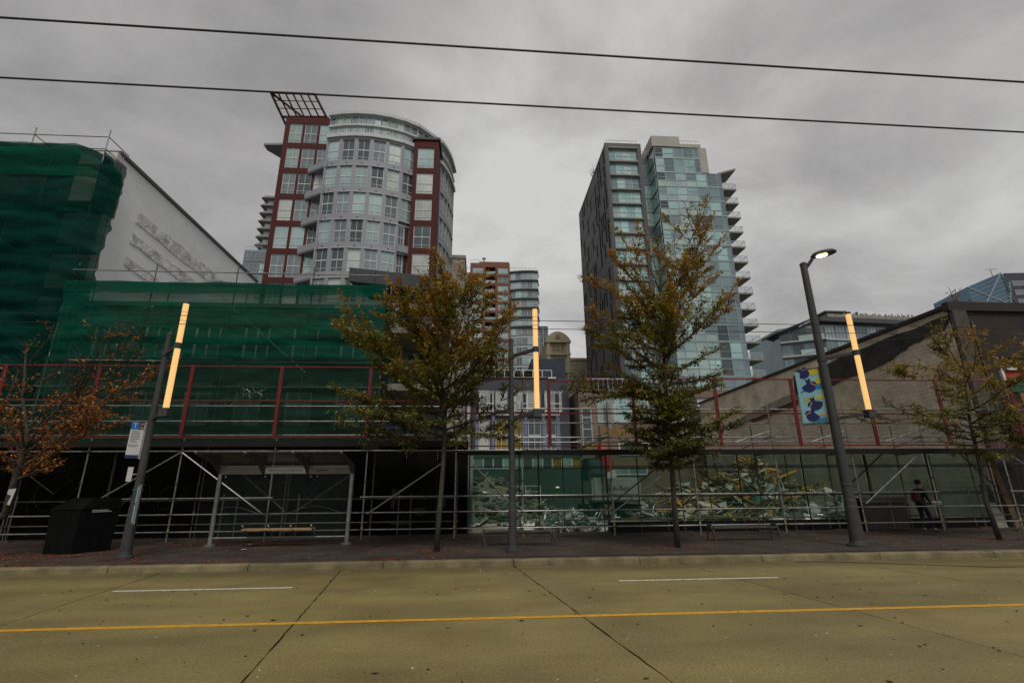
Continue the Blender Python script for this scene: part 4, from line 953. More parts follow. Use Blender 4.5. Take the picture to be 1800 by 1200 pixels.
c = at(1000, 925, 22.5); pile('scrap_strip_pile', 'flat spread of pale metal strips near the fence opening', V((c.x, 22.6, 0)), 2.4, 1.6, .55, [('scrap_strip', 70), ('plasterboard', 16), ('rubble_chunk', 14)], M['rubble'], 11)
c = at(1480, 905, 23); pile('rebar_pile', 'low tangle of green tinted scrap beside the party wall', V((c.x, 24, 0)), 3.4, 2.6, 1.5, [('scrap_strip', 60), ('rubble_chunk', 50), ('plasterboard', 24), ('dark_plank', 14)], M['rubble'], 13)
random.seed(21)
for px, py, yy, s, mk, lab in ((1332, 872, 25.0, .30, 'teal', 'teal plastic tub standing before the tall timber heap'), (1430, 900, 23.0, .42, 'offw', 'pale plastic jug lying before the debris near the right lamp post')):
    c = at(px, py, yy); t = thing('plastic_tub' if mk == 'teal' else 'plastic_jug', lab, 'container', (c.x, yy, 0.02))
    g = MB(); z0 = .02; g.lathe((c.x, yy, z0), [(s*.8, 0), (s*.8, c.z), (s*.55, c.z+.28), (s*.3, c.z+.36)] if mk != 'teal' else [(s*.8, .55), (s, c.z+.10), (s*1.05, c.z+.14)], 12); g.build('body', M[mk], t)
    g = MB(); g.lathe((c.x, yy, c.z+.36), [(s*.25, 0), (s*.25, .1)], 10) if mk != 'teal' else g.lathe((c.x, yy, c.z+.12), [(s*1.1, 0), (s*1.1, .05)], 14); g.build('cap' if mk != 'teal' else 'rim', M[mk], t)
# ---- excavator
EX = V((8.3, 30.6, .02))
T = thing('excavator', 'pale grey excavator seen from behind through the green scrim', 'excavator', EX)
b = MB(); b.box(6.75, 9.75, 30.0, 30.9, .95, 2.35); 
cw = b; o = cw.build('counterweight', mat('excavator_pale_grey', (.33, .35, .32), .55, var=.12), T)
bm = bmesh.new(); bm.from_mesh(o.data); bmesh.ops.bevel(bm, geom=bm.edges[:], offset=.12, segments=2, affect='EDGES'); bm.to_mesh(o.data); bm.free()
text_mesh('Link-Belt', .40, M['ink'], 'maker_lettering', frame_mtx(V((8.3, 29.985, 1.72)), UX, NY), T)
b = MB(); b.box(6.95, 9.55, 30.92, 33.6, 1.0, 2.2); b.build('engine_housing', bpy.data.materials['excavator_pale_grey'], T)
b = MB(); b.box(7.0, 8.2, 32.2, 33.9, 2.2, 3.6); b.build('cab', M['dmetal'], T)
b = MB(); b.box(7.1, 8.1, 32.16, 32.2, 2.6, 3.5); b.build('cab_window', M['g3'], T)
for x in (6.6, 9.1):
    b = MB(); pr = [V((x, 30.4, .25)), V((x, 30.6, .02)), V((x, 33.8, .02)), V((x, 34.2, .35)), V((x, 34.1, .75)), V((x, 30.6, .8)), V((x, 30.4, .6))]; b.prism(pr, (.65, 0, 0)); b.build('track', M['ink'], T)
b = MB(); b.box(7.3, 9.0, 31.2, 33.2, .8, 1.0); b.build('slew_ring', M['ink'], T)
b = MB(); b.bar((8.7, 33.4, 1.9), (8.9, 36.0, 4.6), .35, .55); b.bar((8.9, 36.0, 4.6), (9.0, 38.5, 3.4), .3, .45); b.build('boom', mat('excavator_red', (.33, .03, .03), .55), T)
b = MB(); b.bar((9.0, 38.5, 3.4), (9.0, 39.0, 1.3), .25, .35); b.build('stick', bpy.data.materials['excavator_red'], T)
b = MB(); b.prism([V((8.5, 38.4, 1.3)), V((8.5, 39.5, 1.3)), V((8.5, 39.2, .3)), V((8.5, 38.6, .3))], (1.0, 0, 0)); b.build('bucket', M['ink'], T)
# red safety sign post near excavator
t = thing('site_sign', 'red and white slanted site board above the excavator', 'sign', (8.1, 29.4, .02))
b = MB(); b.bar((7.75, 29.4, .02), (7.75, 29.4, 3.35), .07, .07, V((0, 1, 0))); b.build('post', M['galvd'], t)
b = MB(); b.prism([V((7.25, 29.3, 3.5)), V((7.85, 29.3, 3.6)), V((8.0, 29.3, 2.8)), V((7.45, 29.3, 2.6))], (0, .05, 0)); b.build('red_board', mat('site_red', (.36, .03, .035), .6), t)
b = MB(); b.prism([V((7.5, 29.3, 2.58)), V((8.0, 29.3, 2.78)), V((8.08, 29.3, 2.35)), V((7.5, 29.3, 2.3))], (0, .05, 0)); b.build('white_board', M['white'], t)
# ================================================================== hoarding, scaffold, nets
random.seed(4)
H = thing('black_hoarding', 'black painted street hoarding with faded graffiti under the left scaffold', 'hoarding', (-12, 19.9, WALKZ))
for i in range(24):
    x = -29.2+1.2*i
    b = MB(); b.box(x+.006, x+1.194, 19.72+random.uniform(-.012, .012), 19.76, WALKZ, 3.3); b.build('hoarding_panel', M['black'], H)
b = MB(); b.box(-29.2, -.4, 19.64, 19.72, 3.3, 3.5); b.build('top_rail', M['black'], H)
def squiggle(x, z, s, seed):
    random.seed(seed); b = MB(); pts = []
    a0 = random.uniform(0, 6)
    for k in range(26):
        t = k/25*6.283*1.6; pts.append(V((x+s*(1.2*math.cos(t+a0)*.6+.25*k/25), 19.70, z+s*math.sin(t*1.35+a0)*.55)))
    for p, q in zip(pts, pts[1:]): b.bar(p, q, .012, .05, V((0, 1, 0)))
    b.build('graffiti_stroke', M['graf'], H)
for k, (x, z, s) in enumerate([(-13, 1.8, 1.0), (-11.3, 1.5, .8), (-8.6, 1.6, .9), (-6.0, 1.9, .9), (-4.4, 1.7, .7), (-2.6, 1.35, .9), (-1.8, 1.1, .5), (-15.5, 1.7, 1.1)]): squiggle(x, z, s, k+50)
random.seed(9)
for (x, z, w_, h_) in ((-2.2, .95, .7, .3), (-3.2, 1.4, .25, .8), (-1.35, 1.25, .25, .5), (-2.9, .55, 1.0, .2)):
    b = MB(); pts = []
    for t in range(16): a = t/16*6.283; r = random.uniform(.7, 1.1); pts.append(V((x+w_/2*math.cos(a)*r, 19.70, z+h_/2*math.sin(a)*r)))
    b.prism(pts, (0, .008, 0)); b.build('paint_smear', M['graf'], H)

SY, RY = 17.6, 18.95
LP = [-19.2, -16.1, -12.98, -9.99, -6.94, -3.84, -.79]
RP = [1.53, 4.66, 7.68, 10.75, 13.69, 16.6, 19.6, 22.6]
def sc_tube(b, p, q, r=.024): b.tube(p, q, r, r, 7)
def scaffold(name, label, posts, deckz, ledger, rails_up, top, braces, first_rail=True):
    S = thing(name, label, 'scaffold', (posts[0], SY, WALKZ))
    x0, x1 = posts[0], posts[-1]
    for x in posts:
        for y, zt, mk in ((SY, top, 'galv'), (RY, top-.7, 'galvd')):
            b = MB(); sc_tube(b, (x, y, WALKZ+.04), (x, y, zt), .026); p_ = b.build('standard', M[mk], S, smooth=False)
            for z in (1.0, 2.0, 3.0):
                c_ = MB(); c_.lathe((x, y, z-.03), [(.045, 0), (.05, .02), (.05, .045), (.045, .06)], 8); c_.build('coupler', M['galvd'], p_)
            b = MB(); b.box(x-.3, x+.3, y-.12, y+.12, WALKZ, WALKZ+.035); b.build('sole_board', M['rust'], S)
        b = MB(); b.lathe((x, SY, .44), [(.032, 0), (.032, .12)], 8); b.build('yellow_tape', mat('yellow_tape', (.42, .36, .03), .6) if 'yellow_tape' not in bpy.data.materials else bpy.data.materials['yellow_tape'], S)
        for z in (deckz-.06, ledger):
            b = MB(); sc_tube(b, (x+.04, SY-.12, z), (x+.04, RY+.12, z)); b.build('transom', M['galvd'], S)
    for xa, xb in zip(posts, posts[1:]):
        for z in (.47, 1.0, 1.5):
            if z == 1.5 and random.random() < .12: continue
            b = MB(); sc_tube(b, (xa-.12, SY-.05, z), (xb+.12, SY-.05, z)); b.build('guard_rail', M['galv'], S)
        for z in (.62, 1.42, 2.45):
            if z == 2.45 and xa < 0: continue
            b = MB(); sc_tube(b, (xa-.1, RY-.05, z), (xb+.1, RY-.05, z)); b.build('rear_rail', M['galvd'], S)
        xm = xa+(xb-xa)*random.uniform(.3, .7)
        b = MB(); sc_tube(b, (xm, SY+.04, .3), (xm, SY+.04, 1.62), .022); b.build('stub_post', M['galvd'], S)
        if xb > 2 or random.random() < .6:
            xm = xa+(xb-xa)*random.uniform(.35, .65); b = MB(); sc_tube(b, (xm, RY, WALKZ), (xm, RY, 2.9 if xb > 2 else 1.6), .022); b.build('stub_post', M['rust'] if random.random() < .3 else M['galvd'], S)
        b = MB(); sc_tube(b, (xa-.15, SY-.055, ledger), (xb+.15, SY-.055, ledger), .026); b.build('ledger', M['galv'], S)
        for z in rails_up:
            b = MB(); sc_tube(b, (xa-.15, SY+.05, z), (xb+.15, SY+.05, z)); b.build('upper_guard_rail', M['galv'], S)
        # deck planks and fascia
        for q in range(6):
            y = SY-.05+q*.27; b = MB(); b.box(xa+.01, xb-.01, y, y+.25, deckz, deckz+.05); b.build('deck_plank', M['deck'], S)
        b = MB(); b.box(xa+.005, xb-.005, SY-.16, SY-.11, deckz-.12, deckz+.07); b.build('fascia_board', M['jersey'], S)
    for p, q, mk in braces:
        b = MB(); sc_tube(b, p, q, .026); b.build('diagonal_brace', M[mk], S)
    return S
def fp(px, py, y=SY-.08): return at(px, py, y)
BL = [(fp(320, 795), fp(459, 901), 'galv'), (fp(318, 795), fp(166, 882), 'galv'), (fp(775, 815), fp(645, 903), 'galv'), (fp(255, 850, RY), fp(200, 900, RY), 'galvd'), (fp(95, 868, RY), fp(5, 800, RY), 'galvd'), (fp(400, 810, RY), fp(500, 898, RY), 'galvd'), (fp(615, 835, RY), fp(520, 898, RY), 'galvd')]
random.seed(31)
SL = scaffold('left_walkway_scaffold', 'galvanised tube walkway scaffold in front of the black hoarding', LP, 3.28, 3.02, (3.56, 4.04, 4.57), 3.5, BL)
BR = [(fp(832, 816), fp(915, 903), 'galv'), (fp(1078, 900), fp(1160, 838), 'galv'), (fp(1064, 895, RY), fp(1150, 825, RY), 'rust'), (fp(1263, 812), fp(1374, 890), 'galvd'), (fp(1225, 826, RY), fp(1325, 888, RY), 'rust'), (fp(1626, 787), fp(1522, 885), 'galv'), (fp(1553, 795, RY), fp(1490, 855, RY), 'rust'), (fp(1770, 795), fp(1850, 850), 'galv'), (fp(1690, 800, RY), fp(1750, 855, RY), 'rust')]
for x in RP[1:6]:
    BR += [(V((x-1.05, SY+.2, 3.08)), V((x, SY+.05, 3.5)), 'galvd'), (V((x+.05, SY, 3.45)), V((x-.9, RY, 3.62)), 'galvd'), (V((x-1.3, SY+.4, 3.3)), V((x+.1, SY+.3, 3.7)), 'galv')]
SR = scaffold('right_walkway_scaffold', 'galvanised tube walkway scaffold in front of the cleared demolition site', RP, 2.96, 3.02, (3.30, 3.47, 3.98, 4.5), 4.75, BR)
for x in (LP[-1],):
    for z in (.47, 1.0, 1.5, 3.02):
        b = MB(); sc_tube(b, (x, SY-.05, z), (RP[0], SY-.05, z)); b.build('guard_rail', M['galv'], SR)
for q in range(6):
    y = SY-.05+q*.27; b = MB(); b.box(LP[-1]+.02, RP[0]-.02, y, y+.25, 2.96, 3.01); b.build('deck_plank', M['deck'], SR)
text_mesh('Ca', .2, M['sign'], 'white_tag', frame_mtx(V((at(232, 796, SY-.17).x, SY-.165, 2.98)), V((1, 0, 0)), V((0, -1, 0))), SL)
# red framed mesh panels standing on the decks
def red_panel(x0, x1, z0, z1, zm, label, lean=0.0):
    P_ = thing('mesh_safety_panel', label, 'safety panel', (x0, SY-.2, z0), 'red framed mesh panels on the scaffold')
    y = SY-.2
    for x in (x0, x1): 
        b = MB(); b.bar((x, y, z0), (x, y, z1), .055, .055, V((0, 1, 0))); b.build('upright', M['red'], P_)
    for z in (z0+.03, zm, z1-.03):
        b = MB(); b.bar((x0+.0275, y, z), (x1-.0275, y, z), .045, .04); b.build('cross_bar', M['red'], P_)
    b = MB(); n = int((x1-x0)/.1); k = int((z1-z0)/.1)
    for i in range(1, n): x = x0+(x1-x0)*i/n; b.bar((x, y-.024, z0+.05), (x, y-.024, z1-.05), .003, .003, V((0, 1, 0)))
    for i in range(1, k): z = z0+(z1-z0)*i/k; b.bar((x0+.03, y-.029, z), (x1-.03, y-.029, z), .003, .003)
    b.build('wire_mesh', M['wire'], P_, kind='stuff')
LX = [-19.2, -16.15, -13.1, -10.02, -6.98, -3.88, -.85]
labs = ['red framed mesh panel at the far left edge of the scaffold', 'red framed mesh panel behind the orange leaved tree', 'red framed mesh panel left of the left lamp post', 'red framed mesh panel just right of the left lamp post, with no tree before it', 'red framed mesh panel above the right half of the bus shelter', 'red framed mesh panel behind the densest part of the second tree']
for i in range(6): red_panel(LX[i]+.03, LX[i+1]-.03, 3.44, 5.96, 4.72, labs[i])
RX = [-.5, 2.5, 5.6, 8.72, 11.7, 14.65, 17.5, 20.5, 23.5]
labs = ['red framed mesh panel behind the middle lamp post', 'red framed mesh panel in front of the brown terrace block', 'red framed mesh panel behind the tall slender tree', 'red framed mesh panel left of the banner on the right lamp post', 'red framed mesh panel directly behind the right lamp post', 'red framed mesh panel in front of the bare party wall, right of the lamp post', 'red framed mesh panel left of and behind the small tree at right', 'red framed mesh panel at the right edge before the brick front']
for i in range(8): red_panel(RX[i]+.03, RX[i+1]-.03, 3.12, 5.62 if i != 1 else 5.5, 4.3, labs[i])

# facade scaffold with debris nets
NYP = 19.2
S = thing('tall_facade_scaffold', 'tall facade scaffold wrapped in dark green netting at far left', 'scaffold', (-20, 19.4, WALKZ))
TX = [-32.0, -28.95, -25.9, -22.8, -19.75, -16.62]
for x in TX:
    for y in (19.42, 20.45):
        b = MB(); sc_tube(b, (x, y, WALKZ), (x, y, 17.25 if y < 20 else 16.6)); b.build('standard', M['galv'], S)
for xa_, xb_ in zip(TX, TX[1:]):
    for z in (5.6, 7.6, 9.6, 11.6, 13.6, 15.4, 16.25, 16.88):
        b = MB(); sc_tube(b, (xa_, 19.42, z), (xb_, 19.42, z)); b.build('ledger', M['galv'], S)
    for z in (5.6, 7.6, 9.6, 11.6, 13.6):
        for q in range(4): b = MB(); b.box(xa_+.01, xb_-.01, 19.5+.24*q, 19.72+.24*q, z, z+.05); b.build('deck_plank', M['deck'], S)
    b = MB(); sc_tube(b, (xa_, 19.46, 9.6), (xb_, 19.46, 11.6)); b.build('diagonal_brace', M['galv'], S)
for z in (16.88, 16.25):
    b = MB(); sc_tube(b, (-16.62, 19.42, z), (-16.62, 20.75, z)); b.build('return_rail', M['galv'], S)
b = MB(); sc_tube(b, (-19.75, 19.42, 16.88), (-18.4, 20.6, 15.9)); b.build('diagonal_brace', M['galv'], S)
def net(name, parent, xf0, xf1, z0, z1, y, mt, nx=60, nz=44, amp=.10, seed=1, yedge=None):
    """hanging sheet with folds; xf0/xf1 give the left and right edge for each height"""
    g = MB(); vs = []; fs = []
    for j in range(nz+1):
        z = z0+(z1-z0)*j/nz; a, c = xf0(z), xf1(z)
        for i in range(nx+1):
            x = a+(c-a)*i/nx
            fold = amp*(mnoise.noise(V((x*.35+seed, z*1.7, seed)))+.55*mnoise.noise(V((x*1.1, z*2.6, seed+4)))+.4*abs(mnoise.noise(V((x*.8+z*.9, z*.25, seed+9))))+.2*mnoise.noise(V((x*.22+seed, z*5.5, seed+1)))+.25*mnoise.noise(V((x*2.1, z*3.5+x*.8, seed+7))))
            vs.append(V((x, y-fold+(yedge(i/nx, z) if yedge else 0), z+.05*mnoise.noise(V((x*.6, z, seed+2)))*(1 if j in (0, nz) else 0))))
    for j in range(nz):
        for i in range(nx): p = j*(nx+1)+i; fs.append((p, p+1, p+nx+2, p+nx+1))
    g.add(vs, fs); return g.build(name, mt, parent, smooth=True)
edge = [(at(px, py, 19.6).z, at(px, py, 19.6).x) for px, py in ((178, 262), (190, 278), (206, 300), (208, 318), (204, 336), (196, 352), (186, 380), (182, 400), (170, 432), (162, 462), (158, 492))]+[(3.4, -16.9)]
def ef(z):
    for (za_, xa_), (zb_, xb_) in zip(edge, edge[1:]):
        if z <= za_ and z >= zb_: return xa_+(xb_-xa_)*(za_-z)/(za_-zb_)
    return edge[0][1] if z > edge[0][0] else edge[-1][1]
net('debris_net', S, lambda z: -30.5, lambda z: ef(z)+.12*mnoise.noise(V((z*2.2, 1, 1))), 3.45, 16.2, NYP, M['netd'], 110, 120, .17, 3, lambda t, z: -.06+(max(0, t-.95)/.05)**1.5*.8)
net('top_net_strip', S, lambda z: -30.5, lambda z: ef(z)-.1, 14.6, 16.25, NYP-.12, M['net'], 60, 12, .10, 6, lambda t, z: (max(0, t-.95)/.05)**1.5*.8)
net('side_net', S, lambda z: -16.6, lambda z: -16.45, 13.4, 16.1, NYP+.2, M['netd'], 4, 20, .1, 8, lambda t, z: t*1.2)
S = thing('low_facade_scaffold', 'lower facade scaffold wrapped in bright green netting above the bus shelter', 'scaffold', (-10, 19.4, WALKZ))
LXs = [-16.4, -13.35, -10.1, -7.0, -3.95]
for x in LXs:
    for y in (19.42, 20.45):
        b = MB(); sc_tube(b, (x, y, WALKZ), (x, y, 10.75 if y < 20 else 10.4)); b.build('standard', M['galvd'], S)
for xa_, xb_ in zip(LXs, LXs[1:]):
    for z in (5.6, 6.6, 7.7, 8.6, 9.75, 10.35):
        b = MB(); sc_tube(b, (xa_-.1, 19.40 if z < 9 else 19.25, z), (xb_+.1, 19.40 if z < 9 else 19.25, z)); b.build('ledger', M['galv'], S)
    for z in (5.6, 7.6):
        for q in range(4): b = MB(); b.box(xa_+.01, xb_-.01, 19.5+.24*q, 19.72+.24*q, z, z+.05); b.build('deck_plank', M['deck'], S)
b = MB(); sc_tube(b, (-10.1, 19.44, 8.9), (-6.9, 19.44, 6.2)); b.build('diagonal_brace', M['galv'], S)
b = MB(); sc_tube(b, (-10.1, 19.44, 8.9), (-13.3, 19.44, 7.2)); b.build('diagonal_brace', M['galv'], S)
b = MB(); sc_tube(b, (-15.6, 19.1, 6.55), (-12.2, 19.1, 6.55)); b.build('ledger', M['galv'], S)
ra = lambda z: -16.5; rb = lambda z: -3.9
net('upper_debris_net', S, ra, rb, 6.6, 9.85, NYP, M['net'], 120, 60, .13, 12)
net('top_net_strip', S, ra, rb, 9.35, 9.83, NYP-.09, M['net'], 60, 6, .06, 14)
net('lower_debris_net', S, ra, rb, 3.42, 6.75, NYP-.06, netmat('old_green_net', (.018, .078, .052), .64), 120, 60, .11, 16)
net('side_net', S, lambda z: -3.9, lambda z: -3.85, 5.8, 9.7, NYP+.02, M['netd'], 6, 20, .05, 18, lambda t, z: t*1.1)
# torn corner of netting lashed in front of the lower net
b = MB(); c = V((-8.9, 19.05, 5.15)); random.seed(2)
for k in range(14):
    p = c+V((random.uniform(-.7, .7), 0, random.uniform(-.25, .3))); b.tube(p, p+V((random.uniform(-.5, .5), 0, random.uniform(-.2, .2))), .012, .008, 5)
b.build('frayed_rope', M['galv'], S)
# ---- site fence with scrim
S = thing('scrim_fence', 'mesh site fence with green scrim between the walkway and the demolition site', 'fence', (10, 19.15, WALKZ))
FXs = [-.35+2.62*i for i in range(9)]
for i, x in enumerate(FXs):
    b = MB(); sc_tube(b, (x, 19.16, WALKZ), (x, 19.16, 3.0), .03); b.build('fence_post', M['rust'] if i % 3 == 1 else M['ink'], S)
for xa_, xb_ in zip(FXs, FXs[1:]):
    for z in (2.52, 1.48, .95, .4):
        b = MB(); sc_tube(b, (xa_, 19.12, z), (xb_, 19.12, z), .018); b.build('fence_rail', M['ink'], S)
    g = MB(); net('scrim_sheet', S, lambda z, a=xa_: a+.02, lambda z, a=xb_: a-.02, .52 if xa_ > 3.5 or xa_ < .5 else .38, 2.95, 19.22, M['scrim'], 12, 10, .05, int(xa_*7) % 97)
    if xa_ > 4: b = MB(); b.box(xa_+.01, xb_-.01, 19.25, 19.45, WALKZ, .5); b.build('kick_board', M['jersey'], S)
# ================================================================== lamp posts
PY = 13.9
def lamp_post(x, label, r0, r1, top, tall=False):
    T = thing('column_light_post', label, 'lamp post', (x, PY, WALKZ), 'amber column lamp posts along the kerb')
    b = MB(); b.lathe((x, PY, WALKZ), [(r0*1.9, 0), (r0*1.9, .05), (r0*1.5, .07), (r0*1.32, .16), (r0*1.2, .5), (r0*1.08, 1.2), (r0, 1.25), ((r0+r1)/2, (top)/2), (r1, top-WALKZ)], 20); p_ = b.build('pole', M['pole'], T, smooth=False)
    for z in (1.15, 1.75):
        g = MB(); g.lathe((x, PY, z), [(r0*1.12, 0), (r0*1.12, .05)], 20); g.build('band_clamp', M['galvd'], p_)
    b = MB(); b.lathe((x, PY, top), [(r1*1.1, 0), (r1*1.1, .06), (r1*.6, .1)], 16); b.build('cap', M['pole'], T)
    lx, ly = x+.66, PY-.60
    b = MB(); z0, z1 = 3.80, 6.76
    for k, (a, c) in enumerate(((z0, 5.42), (5.56, z1-.06))):
        b = MB(); b.lathe((lx, ly, a), [(.072, 0), (.072, c-a)], 18); b.build('amber_tube', M['tubel'], T, smooth=False)
    for z in (6.2, 6.45) if not tall else ():
        g = MB(); g.lathe((lx, ly, z), [(.074, 0), (.074, .012)], 18); g.build('tube_joint', M['rust'], T)
    b = MB(); b.lathe((lx, ly, 5.41), [(.092, 0), (.092, .16)], 18); b.build('tube_collar', M['pole'], T)
    b = MB(); b.lathe((lx, ly, z1-.06), [(.08, 0), (.08, .05), (.05, .08)], 18); b.build('tube_cap', M['pole'], T)
    b = MB(); b.obox(V((lx-.11, ly-.11, 3.58)), V((.22, 0, 0)), V((0, .22, 0)), V((0, 0, .22))); b.build('tube_holder', M['pole'], T)
    for z, zz in ((5.44, 5.5), (3.62, 3.7)):
        b = MB(); b.bar((x, PY, z), (lx, ly, zz), .07, .09); b.build('bracket_arm', M['pole'], T)
        g = MB(); g.lathe((x, PY, z-.07), [(r0*.92, 0), (r0*.92, .14)], 16); g.build('arm_collar', M['pole'], T)
    return T
lamp_post(-8.82, 'lamp post with lit amber tube carrying the bus stop sign at left', .105, .065, 5.95)
lamp_post(.92, 'lamp post with lit amber tube in the middle of the pavement', .095, .058, 5.9)
T = lamp_post(10.48, 'tall lamp post with lit street lamp head, banner and amber tube at right', .145, .10, 8.6, True)
# street lamp head
b = MB(); b.path([(10.48, PY, 8.45), (10.6, PY-.08, 8.6), (10.72, PY-.16, 8.78)], [.06, .055, .05], 8); b.build('lamp_arm', M['pole'], T)
b = MB(); hc = V((10.98, PY-.33, 8.86)); hd = V((.85, -.5, .06)).normalized(); hs = V((.5, .85, 0)).normalized(); hu = V((0, 0, 1))
vs = []; fs = []; n = 18
prof = [(1.0, -.03), (1.04, 0), (.86, .07), (.45, .11)]
for k, (r, z) in enumerate(prof):
    for i in range(n): a = 6.283*i/n; vs.append(hc+hd*(.36*r*math.cos(a))+hs*(.22*r*math.sin(a))+hu*z)
for k in range(len(prof)-1):
    for i in range(n): fs.append((k*n+i, k*n+(i+1) % n, (k+1)*n+(i+1) % n, (k+1)*n+i))
fs += [tuple(range(n-1, -1, -1)), tuple((len(prof)-1)*n+i for i in range(n))]
b.add(vs, fs); b.build('lamp_head', M['pole'], T)
b = MB(); vs = [hc-hd*.05+hd*(.16*math.cos(6.283*i/14))+hs*(.12*math.sin(6.283*i/14))-hu*.035 for i in range(14)]; b.prism(vs, (0, 0, -.02)); b.build('led_panel', M['led'], T)
# banner
T = thing('street_banner', 'pale blue street banner with navy birds hung on the right lamp post', 'banner', (10.3, 14.05, 3.5))
bd = V((-.74, .67, 0)).normalized(); bn = V((-bd.y, bd.x, 0)); bn = bn if bn.y < 0 else -bn
B0 = V((10.48, PY, 0))+bd*.15; BW, BZ0, BZ1 = .64, 3.52, 5.2
def bq(u, z, d=0): return B0+bd*(BW*u)+V((0, 0, BZ0+(BZ1-BZ0)*z))+bn*d
b = MB(); b.obox(bq(0, 0), bd*BW, -bn*.012, V((0, 0, BZ1-BZ0))); b.build('banner_cloth', M['bsky'], T)
for z in (0, 1): b = MB(); b.tube(bq(-.2, z), bq(1.02, z), .018); b.build('banner_rod', M['pole'], T)
def shape(pts, mk, nm, d=.004):
    b = MB(); b.prism([bq(1-u, z, d) for u, z in pts], bn*.0025); b.build(nm, M[mk], T)
shape([(0, 0), (1, 0), (1, .035), (0, .025)], 'bgrn', 'green_stripe')
shape([(.35, .035), (1, .04), (1, .11), (.5, .09)], 'bblue', 'blue_patch'); shape([(.1, .565), (.2, .59), (.45, .6), (1, .62), (1, .71), (.6, .70), (.3, .62), (.12, .6)], 'bblue', 'blue_patch')
for pts in ([(.45, .86), (1, .9), (1, 1), (.6, 1)], [(.72, .72), (.85, .70), (1, .72), (1, .83), (.8, .80)], [(.18, .40), (.4, .43), (.7, .43), (.7, .47), (.4, .48), (.2, .46)], [(.7, .43), (1, .44), (1, .52), (.75, .49)]): shape(pts, 'byel', 'yellow_patch', .0035)
shape([(.7, .12), (.98, .13), (.98, .17), (.7, .16)], 'bor', 'orange_lettering_strip', .0035)
def bird(cx, cz, s, fl, rot=0):
    body = [(-.5, -.1), (-.3, -.32), (.05, -.38), (.3, -.28), (.42, 0), (.38, .2), (.46, .38), (.3, .52), (.1, .5), (.02, .34), (-.15, .25), (-.35, .12)]
    wing = [(-.38, .0), (-.2, .32), (-.42, .62), (-.2, .55), (-.15, .75), (.02, .5), (.1, .3), (.18, .0)]
    ca, sa = math.cos(rot), math.sin(rot)
    def tr(p): x, y = p[0]*fl, p[1]; return (cx+s*(x*ca-y*sa), cz+s*.38*(x*sa+y*ca))
    shape([tr(p) for p in body], 'bnavy', 'navy_bird', .006); shape([tr(p) for p in wing], 'bnavy', 'navy_wing', .0095)
    shape([tr(p) for p in [(.02, .32), (.38, .2), (.4, .28), (.04, .4)]], 'bor', 'orange_collar', .0125)
bird(.4, .92, .55, 1, .5); bird(.5, .66, .62, 1, -.3); bird(.66, .33, .6, -1, .7); bird(.42, .13, .6, -1, .1)
# ---- bus stop sign on left post
T = thing('bus_stop_sign', 'blue headed white bus stop flag on the left lamp post', 'sign', (-8.95, 13.85, 2.7))
pa = at(238, 746, 13.75); sd_ = V((-.80, -.6, 0)).normalized(); sn = V((.6, -.8, 0)).normalized()
S0 = V((-8.82, 13.9, 0))+sd_*.13
SW, SZ0, SZ1 = .29, 2.56, 3.50
def sq(u, z, d=0): return S0+sd_*(SW*(1-u))+V((0, 0, SZ0+(SZ1-SZ0)*z))+sn*d
def plate(u0, u1, z0, z1, mk, nm, d0=0, d1=.004, par=None):
    b = MB(); b.prism([sq(u0, z0, d0), sq(u1, z0, d0), sq(u1, z1, d0), sq(u0, z1, d0)], sn*(d1-d0)); return b.build(nm, M[mk] if isinstance(mk, str) else mk, par or T)
plate(0, 1, 0, 1, 'sign', 'sign_plate', -.015, 0)
plate(0, .58, .79, 1, 'signb', 'blue_header', .001, .004); plate(.58, .95, .79, 1, 'ink', 'black_header', .001, .004); plate(0, .95, 0, .09, 'signn', 'navy_footer', .001, .004)
mt_ = lambda u, z: frame_mtx(sq(u, z, .006), -sd_, sn)
text_mesh('T', .17, M['sign'], 'letter_t', mt_(.30, .893), T); text_mesh('10', .07, M['sign'], 'route_number', mt_(.76, .94), T)
plate(.64, .9, .815, .86, 'must', 'night_mark', .005, .007)
random.seed(5)
for k in range(11):
    z = .74-.042*k*1.0
    if k in (8,): continue
    plate(.12 if k < 8 else .08, random.uniform(.5, .82), z-.008, z+.008, 'inkg', 'text_line', .001, .003)
b = MB(); b.obox(sq(1.02, -.02, -.03), -sd_*.03*-1*0+V((0, 0, .98)), sd_*-.035, sn*.05); b.build('edge_bracket', M['galv'], T)
for z in (.05, .35, .75, .95): b = MB(); b.bar(sq(.98, z, -.01), V((-8.82, 13.9, sq(0, z).z)), .03, .02); b.build('strap', M['galv'], T)
T = thing('timetable_case', 'slim glazed timetable case strapped low on the left lamp post', 'notice', (-8.75, 13.75, .95))
b = MB(); b.obox(V((-8.66, 13.72, .95)), V((.11, -.12, 0)), V((-.03, -.03, 0)), V((0, 0, .95))); b.build('case_frame', M['galv'], T)
b = MB(); b.obox(V((-8.69, 13.685, 1.0)), V((.085, -.095, 0)), V((-.006, -.006, 0)), V((0, 0, .40))); b.build('lower_sheet', M['bsky'], T)
b = MB(); b.obox(V((-8.69, 13.685, 1.45)), V((.085, -.095, 0)), V((-.006, -.006, 0)), V((0, 0, .40))); b.build('upper_sheet', M['bsky'], T)
T = thing('small_pole_plate', 'small white notice plate on the left lamp post below the bus stop flag', 'notice', (-8.95, 13.75, 2.0))
b = MB(); b.obox(V((-9.0, 13.84, 1.98)), V((-.10, -.06, 0)), V((.012, -.02, 0)), V((0, 0, .36))); b.build('plate', M['sign'], T)
b = MB(); b.bar((-9.0, 13.84, 2.16), (-8.82, 13.9, 2.16), .03, .03); b.build('plate_strap', M['galv'], T)

